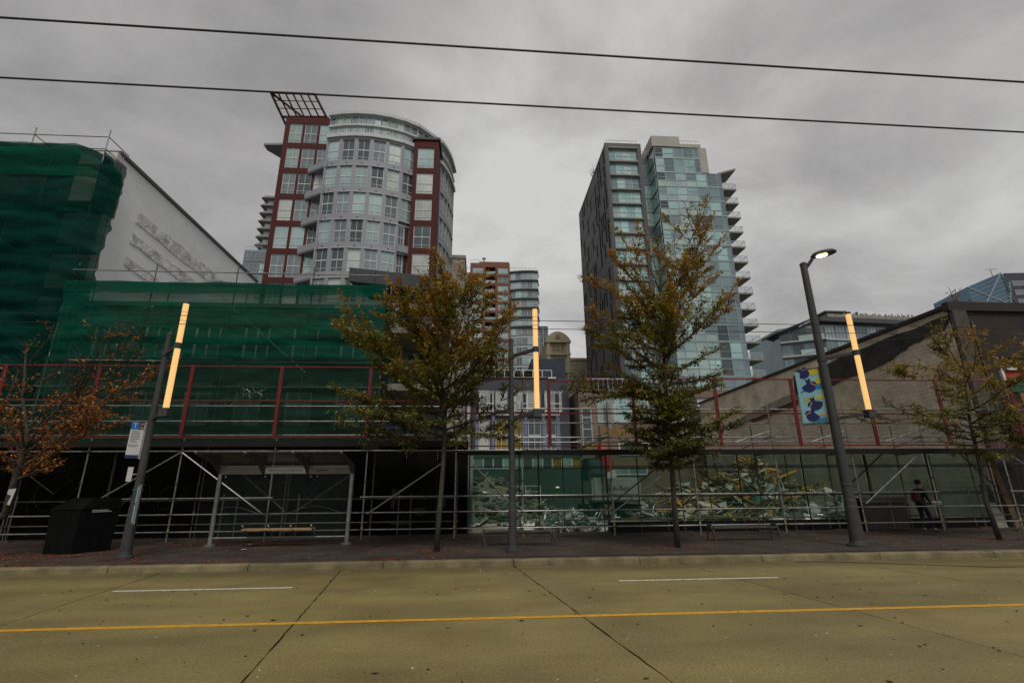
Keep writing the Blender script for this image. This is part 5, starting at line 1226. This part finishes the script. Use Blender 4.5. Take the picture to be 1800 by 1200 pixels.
# ================================================================== bus shelter
SYB = 16.5
T = thing('bus_shelter', 'glass bus shelter with sloping tinted roof and wooden perch seat', 'bus shelter', (-6.05, SYB, WALKZ))
for x in (-8.08, -4.03):
    b = MB(); b.lathe((x, SYB, WALKZ), [(.17, 0), (.17, .05), (.075, .07), (.068, .3), (.068, 2.12)], 16); b.build('post', M['galv'], T)
xs4 = [-8.12, -6.76, -5.40, -4.02]
for x in xs4:
    b = MB(); b.prism([V((x-.03, SYB-.05, 2.22)), V((x-.03, SYB+.12, 2.22)), V((x-.03, SYB+.12, 2.5)), V((x-.03, 15.02, 2.80)), V((x-.03, 15.0, 2.74)), V((x-.03, 16.0, 2.50))], (.06, 0, 0)); b.build('roof_bracket', M['galvd'], T)
    b = MB(); b.tube((x, 15.0, 2.76), (x, 14.96, 2.80), .03, .03, 10); b.build('bracket_bolt', M['galv'], T)
for xa_, xb_ in zip(xs4, xs4[1:]):
    b = MB(); b.prism([V((xa_+.04, 15.02, 2.81)), V((xa_+.04, SYB+.1, 2.52)), V((xa_+.04, SYB+.1, 2.50)), V((xa_+.04, 15.02, 2.79))], (xb_-xa_-.08, 0, 0)); b.build('roof_pane', M['rglass'], T)
    b = MB(); b.box(xa_+.031, xb_-.031, SYB-.06, SYB+.1, 2.22, 2.44); b.build('fascia', mat('shelter_fascia', (.17, .16, .135), .5, .3) if 'shelter_fascia' not in bpy.data.materials else bpy.data.materials['shelter_fascia'], T)
    b = MB(); b.box(xa_+.03, xb_-.03, SYB-.075, SYB-.04, 2.445, 2.475); b.build('gutter_lip', M['galv'], T)
b = MB(); b.box(-6.70, -5.46, SYB-.075, SYB-.061, 2.25, 2.42); nb = b.build('name_board', mat('name_board_grey', (.45, .45, .43), .6), T)
text_mesh('GRANVILLE & NELSON', .105, M['ink'], 'stop_name', frame_mtx(V((-6.08, SYB-.078, 2.335)), UX, NY), T)
b = MB(); b.box(-4.62, -4.45, SYB-.075, SYB-.061, 2.26, 2.42); b.build('route_square', M['inkg'], T)
b = MB(); b.bar((-5.15, SYB-.065, 2.33), (-4.8, SYB-.065, 2.335), .01, .05); b.build('red_mark', M['red'], T)
b = MB(); b.box(-7.98, -4.13, SYB+.01, SYB+.022, .42, 2.2); b.build('back_glass', M['cglass'], T)
for x in (-8.05, -4.06):
    b = MB(); b.box(x-.006, x+.006, SYB-1.0, SYB-.1, .42, 2.1); b.build('side_glass', M['cglass'], T) if x < -8 else None
b = MB(); b.tube((-8.05, SYB, .36), (-4.06, SYB, .36), .032, .032, 10); b.build('bottom_rail', M['galv'], T)
pts = [V((-8.0+3.85*i/40, SYB-.005, 1.12+.13*math.sin(i/40*9.6+.6))) for i in range(41)]
b = MB()
for p, q in zip(pts, pts[1:]): b.bar(p, q, .006, .035, V((0, 1, 0)))
b.build('glass_wave_stripe', mat('etched_wave', (.16, .20, .185), .7), T)
for x in (-7.0, -6.25, -5.6, -5.0):
    b = MB(); b.path([(x, SYB-.02, .40), (x, SYB-.15, .50), (x, SYB-.35, .66), (x, SYB-.46, .73)], [.022]*4, 7); b.build('seat_bracket', M['galv'], T)
for k in range(3):
    b = MB(); b.box(-7.02, -4.98, SYB-.46+.14*k, SYB-.34+.14*k, .60, .635); b.build('seat_slat', M['slat'], T)
for x in (-7.9, -6.7, -6.5, -5.3, -5.1):
    b = MB(); b.lathe((x, SYB-.02, 2.12), [(.03, 0), (.035, .03), (.03, .06)], 10); b.build('glass_clamp', M['galv'], T)

# ================================================================== bin, benches, cabinet
bx = -11.25; by = 15.2
T = thing('black_bin', 'large black boxy litter bin with hooded lid near the left lamp post', 'litter bin', (bx, by, WALKZ))
ang = math.radians(28); ux = V((math.cos(ang), -math.sin(ang)*0+math.sin(ang)*-.0, 0)); 
ua = V((.93, -.10, 0)).normalized(); ub = V((.42, .9, 0)).normalized()
P0 = gnd(74, 974, WALKZ); W1, D1, H1 = .80, .95, 1.14
def bp(a, c, z): return V((P0.x, P0.y, WALKZ))+ua*a+ub*c+V((0, 0, z))
b = MB(); b.add([bp(0, 0, 0), bp(W1, 0, 0), bp(W1, D1, 0), bp(0, D1, 0), bp(-.03, -.03, H1), bp(W1+.03, -.03, H1), bp(W1+.03, D1+.03, H1), bp(-.03, D1+.03, H1)], [(0, 3, 2, 1), (4, 5, 6, 7), (0, 1, 5, 4), (1, 2, 6, 5), (2, 3, 7, 6), (3, 0, 4, 7)]); o = b.build('bin_body', M['binp'], T)
b = MB(); b.add([bp(-.05, -.05, H1+.003), bp(W1+.05, -.05, H1+.003), bp(W1+.05, D1+.05, H1+.003), bp(-.05, D1+.05, H1+.003), bp(.12, .3, H1+.3), bp(W1-.02, .3, H1+.3), bp(W1+.02, D1, H1+.3), bp(.12, D1, H1+.3)], [(0, 3, 2, 1), (4, 5, 6, 7), (0, 1, 5, 4), (1, 2, 6, 5), (2, 3, 7, 6), (3, 0, 4, 7)]); b.build('hood', M['binp'], T)
for k, (z, l) in enumerate(((1.10, .42), (1.06, .5))):
    b = MB(); b.obox(bp(W1+.032, .25, z), ub*l, ua*.003, V((0, 0, .018))); b.build('white_print', M['sign'], T)
def bench(x0, x1, y, label):
    T = thing('street_bench', label, 'bench', ((x0+x1)/2, y, WALKZ), 'grey tube benches on the pavement')
    for x in (x0, x1):
        b = MB(); b.path([(x+.10, y-.2, WALKZ), (x+.03, y-.2, WALKZ+.3), (x, y-.2, .52), (x+.05, y-.1, .58), (x+.05, y+.2, .58), (x+.05, y+.25, WALKZ+.2), (x+.05, y+.26, WALKZ)], [.028]*7, 8); b.build('bent_tube_leg', M['galvd'], T)
    for k in range(4):
        b = MB(); b.box(x0+.08, x1-.02, y-.2+.11*k, y-.11+.11*k, .50, .535); b.build('seat_slat', M['galvd'], T)
    b = MB(); b.tube((x0+.05, y+.05, .47), (x1+.05, y+.05, .47), .025); b.build('seat_rail', M['galvd'], T)
bench(.12, 2.2, 15.5, 'grey tube bench standing beside the middle lamp post')
bench(7.2, 9.3, 15.9, 'grey tube bench between the slender tree and the right lamp post')
T = thing('dark_cabinet', 'dark brown street cabinet beside the standing person', 'cabinet', (15.2, 18.7, WALKZ))
b = MB(); b.box(14.25, 16.0, 18.35, 18.85, WALKZ+.02, 1.12); o = b.build('cabinet_body', mat('dark_brown_plastic', (.02, .014, .011), .6), T)
b = MB(); b.prism([V((14.2, 18.3, 1.121)), V((14.2, 18.9, 1.121)), V((14.2, 18.8, 1.3)), V((14.2, 18.4, 1.3))], (1.85, 0, 0)); b.build('cabinet_lid', bpy.data.materials['dark_brown_plastic'], T)
for x in (14.4, 15.7): b = MB(); b.box(x, x+.12, 18.4, 18.8, WALKZ, WALKZ+.02); b.build('foot', M['ink'], T)
# leaning boards at the right end
for k, (x, lab) in enumerate(((20.15, 'pale plywood board leaning against the dark pier at right'), (20.9, 'dark plank leaning on the brick corner at right'))):
    b = MB(); b.obox(V((x, 19.0, WALKZ)), V((.45 if k == 0 else .25, .02, 0)), V((0, .04, .005)), V((.05, .35, 1.6 if k == 0 else 2.4))); tag(b.build('leaning_board', M['conc'] if k == 0 else M['timberd']), lab, 'board')

# ================================================================== overhead wires
def wirep(name, pts, r, label, n=6):
    b = MB(); b.path(pts, [r]*len(pts), n); tag(b.build(name, M['wireb']), label, 'wire', 'overhead trolley wires')
wirep('trolley_wire', [(-40, 4.4, 6.27), (40, 4.4, 5.24)], .0105, 'lower of the two thick trolley wires crossing the sky')
wirep('trolley_wire', [(-40, 3.7, 6.42), (40, 3.7, 5.10)], .010, 'upper of the two thick trolley wires crossing the sky')
wirep('trolley_wire', [(-40, 11.7, 5.82), (1.7, 11.7, 5.80), (40, 11.7, 5.77)], .009, 'upper of the two thin wires crossing the glass tower')
wirep('trolley_wire', [(-40, 12.3, 5.80), (1.7, 12.3, 5.78), (40, 12.3, 5.75)], .009, 'lower of the two thin wires crossing the glass tower')
b = MB(); p0 = at(1415, 622, 13.9); b.path([p0, at(1500, 605, 16), at(1560, 598, 17.5), at(1665, 585, 19.5)], [.008]*4, 5); tag(b.build('span_wire', M['wireb']), 'short cable from right lamp post to the brick building', 'wire')
# ================================================================== trees
def tree(name, label, base, pts, rad, specs, cols, seed, leafn, lsize=.055, extra=(), patch=False, ground=True):
    """pts: trunk polyline (world), rad: radii; specs: (t0,t1,count,len0,len1,elev0,elev1,leafy); cols(z,rnd) -> colour"""
    random.seed(seed); T = thing(name, label, 'tree', base, 'street trees along the pavement')
    tr = MB(); tr.path(pts, rad, 9)
    pts = [V(p) for p in pts]; lens = [(b_-a_).length for a_, b_ in zip(pts, pts[1:])]; tot = sum(lens)
    def on(t):
        d = t*tot
        for i, l in enumerate(lens):
            if d <= l or i == len(lens)-1: return pts[i].lerp(pts[i+1], min(1, d/l)), rad[i]+(rad[i+1]-rad[i])*min(1, d/l)
            d -= l
    tw = MB(); leaves = []; az = random.random()*6.28
    branches = []
    for (t0, t1, cnt, l0, l1, e0, e1, lf) in specs:
        for k in range(cnt):
            f = (k+random.random()*.7)/cnt; t = t0+(t1-t0)*f; az += 2.39996+random.uniform(-.35, .35)
            p, r = on(t); L = (l0+(l1-l0)*f)*random.uniform(.35, 1.2); el = math.radians(e0+(e1-e0)*f+random.uniform(-10, 10))
            branches.append((p, V((math.cos(az)*math.cos(el), math.sin(az)*math.cos(el), math.sin(el))), L, min(r*.55, .035), lf))
    for (t, tx, ty, tz, lf) in extra:
        p, r = on(t); d = V((tx, ty, tz))-p; branches.append((p, d.normalized(), d.length, min(r*.6, .035), lf))
    subs = []
    for (p, d, L, r, lf) in branches:
        if L < 1.9: continue
        for k in range(int(L*2.2)):
            f = .3+.65*random.random(); a_ = random.uniform(0, 6.283); o_ = V((math.cos(a_), math.sin(a_), random.uniform(-.1, .8)))
            subs.append((p+d*(L*f), (d*.8+o_*.75).normalized(), L*random.uniform(.18, .42), r*.5, lf))
    branches += subs
    for (p, d, L, r, lf) in branches:
        n = 7; bp_ = [p]; dd = d.copy()
        for k in range(n):
            dd = (dd+V((random.gauss(0, .10), random.gauss(0, .10), random.gauss(.02, .07)))).normalized(); bp_.append(bp_[-1]+dd*(L/n))
        tw.path(bp_, [r*(1-.82*k/n)+.003 for k in range(n+1)], 5)
        m_ = int(5+L*7)
        for q in range(m_):
            t = .12+.88*(q+random.random())/m_; i = min(n-1, int(t*n)); c = bp_[i].lerp(bp_[i+1], t*n-i)
            ax = (bp_[i+1]-bp_[i]).normalized(); side = ax.cross(V((0, 0, 1)))
            if side.length < .1: side = V((1, 0, 0))
            side.normalize(); sd2 = side*random.choice((-1, 1))
            td = (ax*random.uniform(.4, .9)+sd2*random.uniform(.4, 1.0)+V((0, 0, random.uniform(-.15, .35)))).normalized()
            tl = L*random.uniform(.16, .34)*(1.15-t*.6)+.12; e_ = c+td*tl; md = c.lerp(e_, .5)+V((0, 0, random.uniform(-.02, .05)))
            tw.path([c, md, e_], [.006, .0045, .002], 3)
            if random.random() > lf: continue
            for z in range(3): leaves.append((c+V((random.gauss(0, .06), random.gauss(0, .06), random.gauss(.0, .04))), td))
            k2 = max(2, int(tl*leafn))
            for z in range(k2):
                s = (z+random.random())/k2; pos = (c.lerp(md, s*2) if s < .5 else md.lerp(e_, s*2-1))+V((random.gauss(0, .035), random.gauss(0, .035), random.gauss(0, .022)))
                leaves.append((pos, td))
    tr.build('trunk', M['bark'], T, smooth=True); tw.build('branches', M['bark'], T, smooth=True)
    g = MB(); cl = []
    for pos, td in leaves:
        rn_ = mnoise.noise_vector(pos*2.6); nrm = V((random.gauss(0, .28)+rn_.x*.8, random.gauss(-.25, .28)+rn_.y*.8, 1)).normalized()
        a = (td+V((random.gauss(0, .6), random.gauss(0, .6), random.gauss(-.2, .4)))).normalized(); s = nrm.cross(a).normalized(); l = lsize*random.uniform(.7, 1.35); wd = l*random.uniform(.42, .58); sag = V((0, 0, -.18*l))
        b0 = pos; t_ = pos+a*l*2+sag; mid = pos+a*l
        g.add([b0, mid+s*wd, t_, mid-s*wd], [(0, 1, 2), (0, 2, 3)]); c = cols(pos, random.random()); cl += [c, c]
    o = g.build('crown', M['leaf'], T, kind='stuff')
    ca = o.data.color_attributes.new('leaf', 'FLOAT_COLOR', 'CORNER'); buf = []
    for p in o.data.polygons: buf += [*cl[p.index], 1]*3
    ca.data.foreach_set('color', buf)
    print(name, len(leaves))
    return T
def mixc(a, b_, t): return tuple(x+(y-x)*t for x, y in zip(a, b_))
GR, OL, YE, OR, RD, BRN = (.060, .078, .010), (.15, .14, .014), (.34, .25, .018), (.42, .17, .015), (.34, .07, .015), (.11, .05, .012)
def cols_auto(zlo, zhi, bias):
    def f(p, r):
        h = max(0, min(1, (p.z-zlo)/(zhi-zlo)))
        q = h*.6-.04+bias+.30*mnoise.noise(p*.9)+.28*mnoise.noise(p*3.1)+random.gauss(0, .06)
        base = GR if q < .12 else (OL if q < .38 else (YE if q < .60 else (OR if q < .92 else RD)))
        nxt = OL if base is GR else (YE if base is OL else OR)
        return tuple(c*random.uniform(.7, 1.2) for c in mixc(base, nxt, r*.6))
    return f
# tree 2 (left of centre)
bx_, by_ = gnd(769, 966, WALKZ).x, 14.3
def tp(px, py, y): q = at(px, py, y); return (q.x, y, q.z)
tree('street_tree', 'full yellow green street tree left of the middle lamp post', (bx_, by_, WALKZ), [(bx_, by_, WALKZ), tp(772, 900, by_), tp(779, 820, by_), tp(782, 740, by_+.1), tp(775, 660, by_+.1), tp(765, 580, by_), tp(762, 505, by_)], [.085, .07, .062, .055, .04, .024, .008],
     [(.36, .62, 17, 1.9, 2.0, 5, 30, 1), (.5, .8, 10, 2.0, 1.6, 25, 52, 1), (.76, .98, 8, 1.5, .7, 45, 70, 1)], cols_auto(3.2, 8.9, .08), 12, 36, .054,
     extra=((.5, *tp(720, 505, by_+.4), 1), (.48, *tp(800, 492, by_-.5), 1), (.46, *tp(660, 610, by_-.6), 1), (.45, *tp(860, 610, by_-.4), 1), (.55, *tp(590, 568, by_-.3), 1), (.45, *tp(605, 700, by_-.4), 1), (.4, *tp(612, 752, by_-.2), 1), (.6, *tp(680, 520, by_), 1), (.6, *tp(830, 500, by_), 1), (.5, *tp(880, 560, by_), 1), (.42, *tp(890, 700, by_+.4), 1), (.4, *tp(640, 795, by_), 1)))
bx_, by_ = gnd(1189, 961, WALKZ).x, 14.3
tree('street_tree', 'tall slender street tree with orange top in front of the glass tower', (bx_, by_, WALKZ), [(bx_, by_, WALKZ), tp(1185, 880, by_), tp(1180, 800, by_), tp(1172, 700, by_+.1), tp(1165, 600, by_+.1), tp(1160, 520, by_), tp(1158, 440, by_)], [.085, .075, .07, .06, .045, .03, .008],
     [(.24, .46, 60, 1.25, 1.4, -5, 25, 1), (.40, .62, 13, 1.9, 2.2, 12, 40, 1), (.6, .82, 9, 1.6, 1.3, 35, 62, .9), (.8, .98, 6, 1.6, 1.0, 55, 78, .4)], cols_auto(3.0, 9.2, .02), 17, 40, .054,
     extra=((.55, *tp(1230, 470, by_-.4), .9), (.5, *tp(1110, 480, by_+.3), .9), (.32, *tp(1305, 752, by_-.4), 1), (.5, *tp(1270, 648, by_), 1), (.6, *tp(1292, 540, by_+.2), .8), (.72, *tp(1222, 395, by_), .35), (.74, *tp(1248, 400, by_+.2), .3), (.72, *tp(1105, 430, by_), .6), (.55, *tp(1040, 580, by_-.2), 1), (.47, *tp(1035, 690, by_), 1), (.62, *tp(1062, 505, by_), 1)))
bx_, by_ = gnd(1745, 947, WALKZ).x, 14.9
tree('street_tree', 'small olive leaved street tree at the right edge', (bx_, by_, WALKZ), [(bx_, by_, WALKZ), tp(1733, 880, by_), tp(1722, 815, by_), tp(1705, 740, by_), tp(1695, 660, by_), tp(1688, 580, by_)], [.08, .065, .055, .045, .03, .008],
     [(.38, .55, 15, 1.5, 1.9, -5, 20, 1), (.5, .8, 10, 2.0, 1.7, 8, 35, 1), (.78, .98, 5, 1.5, .8, 20, 50, .5)], cols_auto(2.8, 8.6, .17), 23, 34, .050,
     extra=((.72, *tp(1570, 660, by_-.3), 1), (.6, *tp(1560, 745, by_), .5), (.78, *tp(1830, 640, by_), 1), (.6, *tp(1840, 780, by_), 1)))
by_ = 14.5; bx_ = gnd(-8, 958, WALKZ).x
tl_ = tree('street_tree', 'sparse orange leaved street tree with leaning trunk at the left edge', (bx_, by_, WALKZ), [(bx_, by_, WALKZ), tp(8, 905, by_), tp(30, 830, by_), tp(44, 785, by_), tp(48, 760, by_), tp(40, 700, by_), tp(45, 620, by_)], [.12, .10, .085, .075, .065, .035, .012],
     [(.52, .70, 9, 2.2, 2.4, 15, 40, .75), (.66, .95, 8, 2.0, 1.4, 35, 65, .12)], lambda p, r: tuple(c*random.uniform(.75, 1.15) for c in mixc(mixc((.52, .20, .015), (.46, .08, .015), random.random()), YE, r*r*.5)), 29, 13, .048,
     extra=((.55, *tp(250, 660, by_-.2), .75), (.52, *tp(190, 740, by_-.2), .9), (.6, *tp(165, 700, by_), .9), (.62, *tp(230, 590, by_), .1), (.62, *tp(258, 602, by_+.3), .1), (.6, *tp(-60, 680, by_), .9)))
pc = at(18, 872, by_-.10)
b = MB(); c = V((pc.x, by_-.105, pc.z)); b.prism([c+V((-.09, 0, .18)), c+V((.1, 0, .2)), c+V((.04, 0, -.22)), c+V((-.03, 0, -.2)), c+V((.02, 0, .02)), c+V((-.09, 0, .06))], (0, .012, 0)); tag(b.build('torn_poster', M['sign']), 'torn white poster remnant stuck on the leaning trunk at left', 'poster')
# ================================================================== person
def person():
    T = thing('person', 'person in black jacket and dark jeans with reddish bag, facing right under the scaffold', 'person', (16.52, 18.25, WALKZ))
    O = V((16.50, 18.25, WALKZ)); f = V((.95, .31, 0)).normalized(); s = V((-f.y, f.x, 0))    # f: facing, s: left
    def q(a, l, z): return O+f*a+s*l+V((0, 0, z))
    vs = []; es = []; rs_ = []
    def v(p, r): vs.append(p); rs_.append(r); return len(vs)-1
    def ch(i, lst):
        for p, r in lst:
            j = v(p, r); es.append((i, j)); i = j
        return i
    pel = v(q(0, 0, .93), .15)
    w_ = ch(pel, [(q(.0, 0, 1.08), .14), (q(.02, 0, 1.25), .155), (q(.05, 0, 1.40), .13)])
    nk = ch(w_, [(q(.10, 0, 1.48), .062), (q(.13, 0, 1.55), .058)])
    hd = ch(nk, [(q(.155, 0, 1.62), .088), (q(.15, 0, 1.70), .092), (q(.14, 0, 1.755), .055)])
    for sg in (1, -1):
        hip = ch(pel, [(q(0, .09*sg, .86), .095)])
        if sg > 0: ch(hip, [(q(.10, .10, .5), .07), (q(.06, .10, .48), .062), (q(-.02, .10, .12), .045), (q(-.03, .10, .06), .045), (q(.13, .10, .035), .035)])
        else: ch(hip, [(q(.18, -.10, .52), .07), (q(.19, -.10, .48), .062), (q(.22, -.10, .12), .045), (q(.22, -.10, .06), .045), (q(.38, -.11, .035), .035)])
        sh = ch(w_, [(q(.04, .19*sg, 1.40), .072)])
        if sg > 0: ch(sh, [(q(.02, .25, 1.14), .055), (q(.05, .24, 1.11), .05), (q(.25, .14, 1.00), .036), (q(.30, .10, .99), .03)])
        else: ch(sh, [(q(.0, -.26, 1.14), .055), (q(.03, -.25, 1.10), .05), (q(.27, -.18, 1.02), .036), (q(.32, -.16, 1.01), .03)])
    bm = bmesh.new(); sk = bm.verts.layers.skin.verify(); bv = []
    for p, r in zip(vs, rs_):
        x = bm.verts.new(p-O); x[sk].radius = (r, r); bv.append(x)
    bv[0][sk].use_root = True
    for a, c in es: bm.edges.new((bv[a], bv[c]))
    me = bpy.data.meshes.new('tmp'); bm.to_mesh(me); bm.free()
    ob = bpy.data.objects.new('tmp', me); COL.objects.link(ob); ob.modifiers.new('s', 'SKIN'); sb = ob.modifiers.new('d', 'SUBSURF'); sb.levels = 2; sb.render_levels = 2
    dg = bpy.context.evaluated_depsgraph_get(); me2 = bpy.data.meshes.new_from_object(ob.evaluated_get(dg)); bpy.data.objects.remove(ob)
    # five fingers on each hand, nose and ears, welded into the same mesh
    ex = MB()
    for hc_, sg in ((q(.32, .10, .985), 1), (q(.34, -.16, 1.005), -1)):
        for k in range(4):
            o_ = hc_+s*(.022*(k-1.5)*1.0)+V((0, 0, .004*k)); l = (.055, .066, .06, .048)[k]
            ex.path([o_-O-f*.02, o_-O+f*l*.55+V((0, 0, -.008)), o_-O+f*l*.85+V((0, 0, -.035))], [.0095, .009, .007], 6)
        o_ = hc_-s*sg*.035+V((0, 0, .012)); ex.path([o_-O-f*.03, o_-O+f*.015-s*sg*.02, o_-O+f*.045-s*sg*.018+V((0, 0, -.012))], [.011, .010, .008], 6)
    ex.path([q(.225, 0, 1.69)-O, q(.262, 0, 1.655)-O], [.008, .018], 6)
    for sg in (1, -1): ex.path([q(.145, .085*sg, 1.69)-O, q(.135, .1*sg, 1.665)-O, q(.145, .088*sg, 1.64)-O], [.014, .018, .01], 6)
    bm = bmesh.new(); bm.from_mesh(me2); me3 = bpy.data.meshes.new('ex'); me3.from_pydata(ex.v, [], ex.f); bm.from_mesh(me3)
    me4 = bpy.data.meshes.new('body'); bm.to_mesh(me4); bm.free()
    for mm in (mat('jacket_black', (.010, .010, .011), .8), mat('jeans_dark', (.012, .017, .030), .85), mat('skin', (.30, .17, .11), .6), mat('shoe_pale', (.30, .29, .27), .6)): me4.materials.append(mm)
    for p in me4.polygons:
        c = p.center; p.use_smooth = True; a = c.dot(f)
        p.material_index = 3 if c.z < .085 else (1 if c.z < .90 else (2 if (c.z > 1.50 or a > .265) else 0))
    o = bpy.data.objects.new('body', me4); COL.objects.link(o); o.parent = T
    # hair cap
    b = MB(); b.lathe(q(.135, 0, 1.66), [(.085, 0), (.106, .04), (.108, .08), (.09, .12), (.05, .148), (.01, .155)], 14); b.build('hair', mat('dark_hair', (.012, .009, .007), .8), T, smooth=True)
    b = MB(); 
    for z, a, c_ in ((0, .13, .10),): 
        b.add([q(-.30, -.14, 1.02), q(-.30, .14, 1.02), q(-.10, .15, 1.0), q(-.10, -.15, 1.0), q(-.27, -.12, 1.42), q(-.27, .12, 1.42), q(-.08, .13, 1.45), q(-.08, -.13, 1.45)], [(0, 3, 2, 1), (4, 5, 6, 7), (0, 1, 5, 4), (1, 2, 6, 5), (2, 3, 7, 6), (3, 0, 4, 7)])
    o = b.build('tmpbag', mat('bag_reddish_brown', (.05, .013, .009), .8)); bm = bmesh.new(); bm.from_mesh(o.data); bmesh.ops.bevel(bm, geom=bm.edges[:], offset=.05, segments=3, affect='EDGES'); bm.to_mesh(o.data); bm.free()
    o.name = 'backpack'; tag(o, 'reddish brown backpack worn by the person under the scaffold', 'bag')
    t2 = thing('flat_case', 'grey flat case with pale lid held in front of the person', 'case', tuple(q(.6, 0, .9)))
    b = MB(); b.obox(q(.34, -.22, .90), f*.55, s*.40, V((0, 0, .085))); b.build('case_body', M['inkg'], t2)
    b = MB(); b.obox(q(.33, -.23, .986), f*.57, s*.42, V((0, 0, .03))); b.build('case_lid', M['sign'], t2)
person()
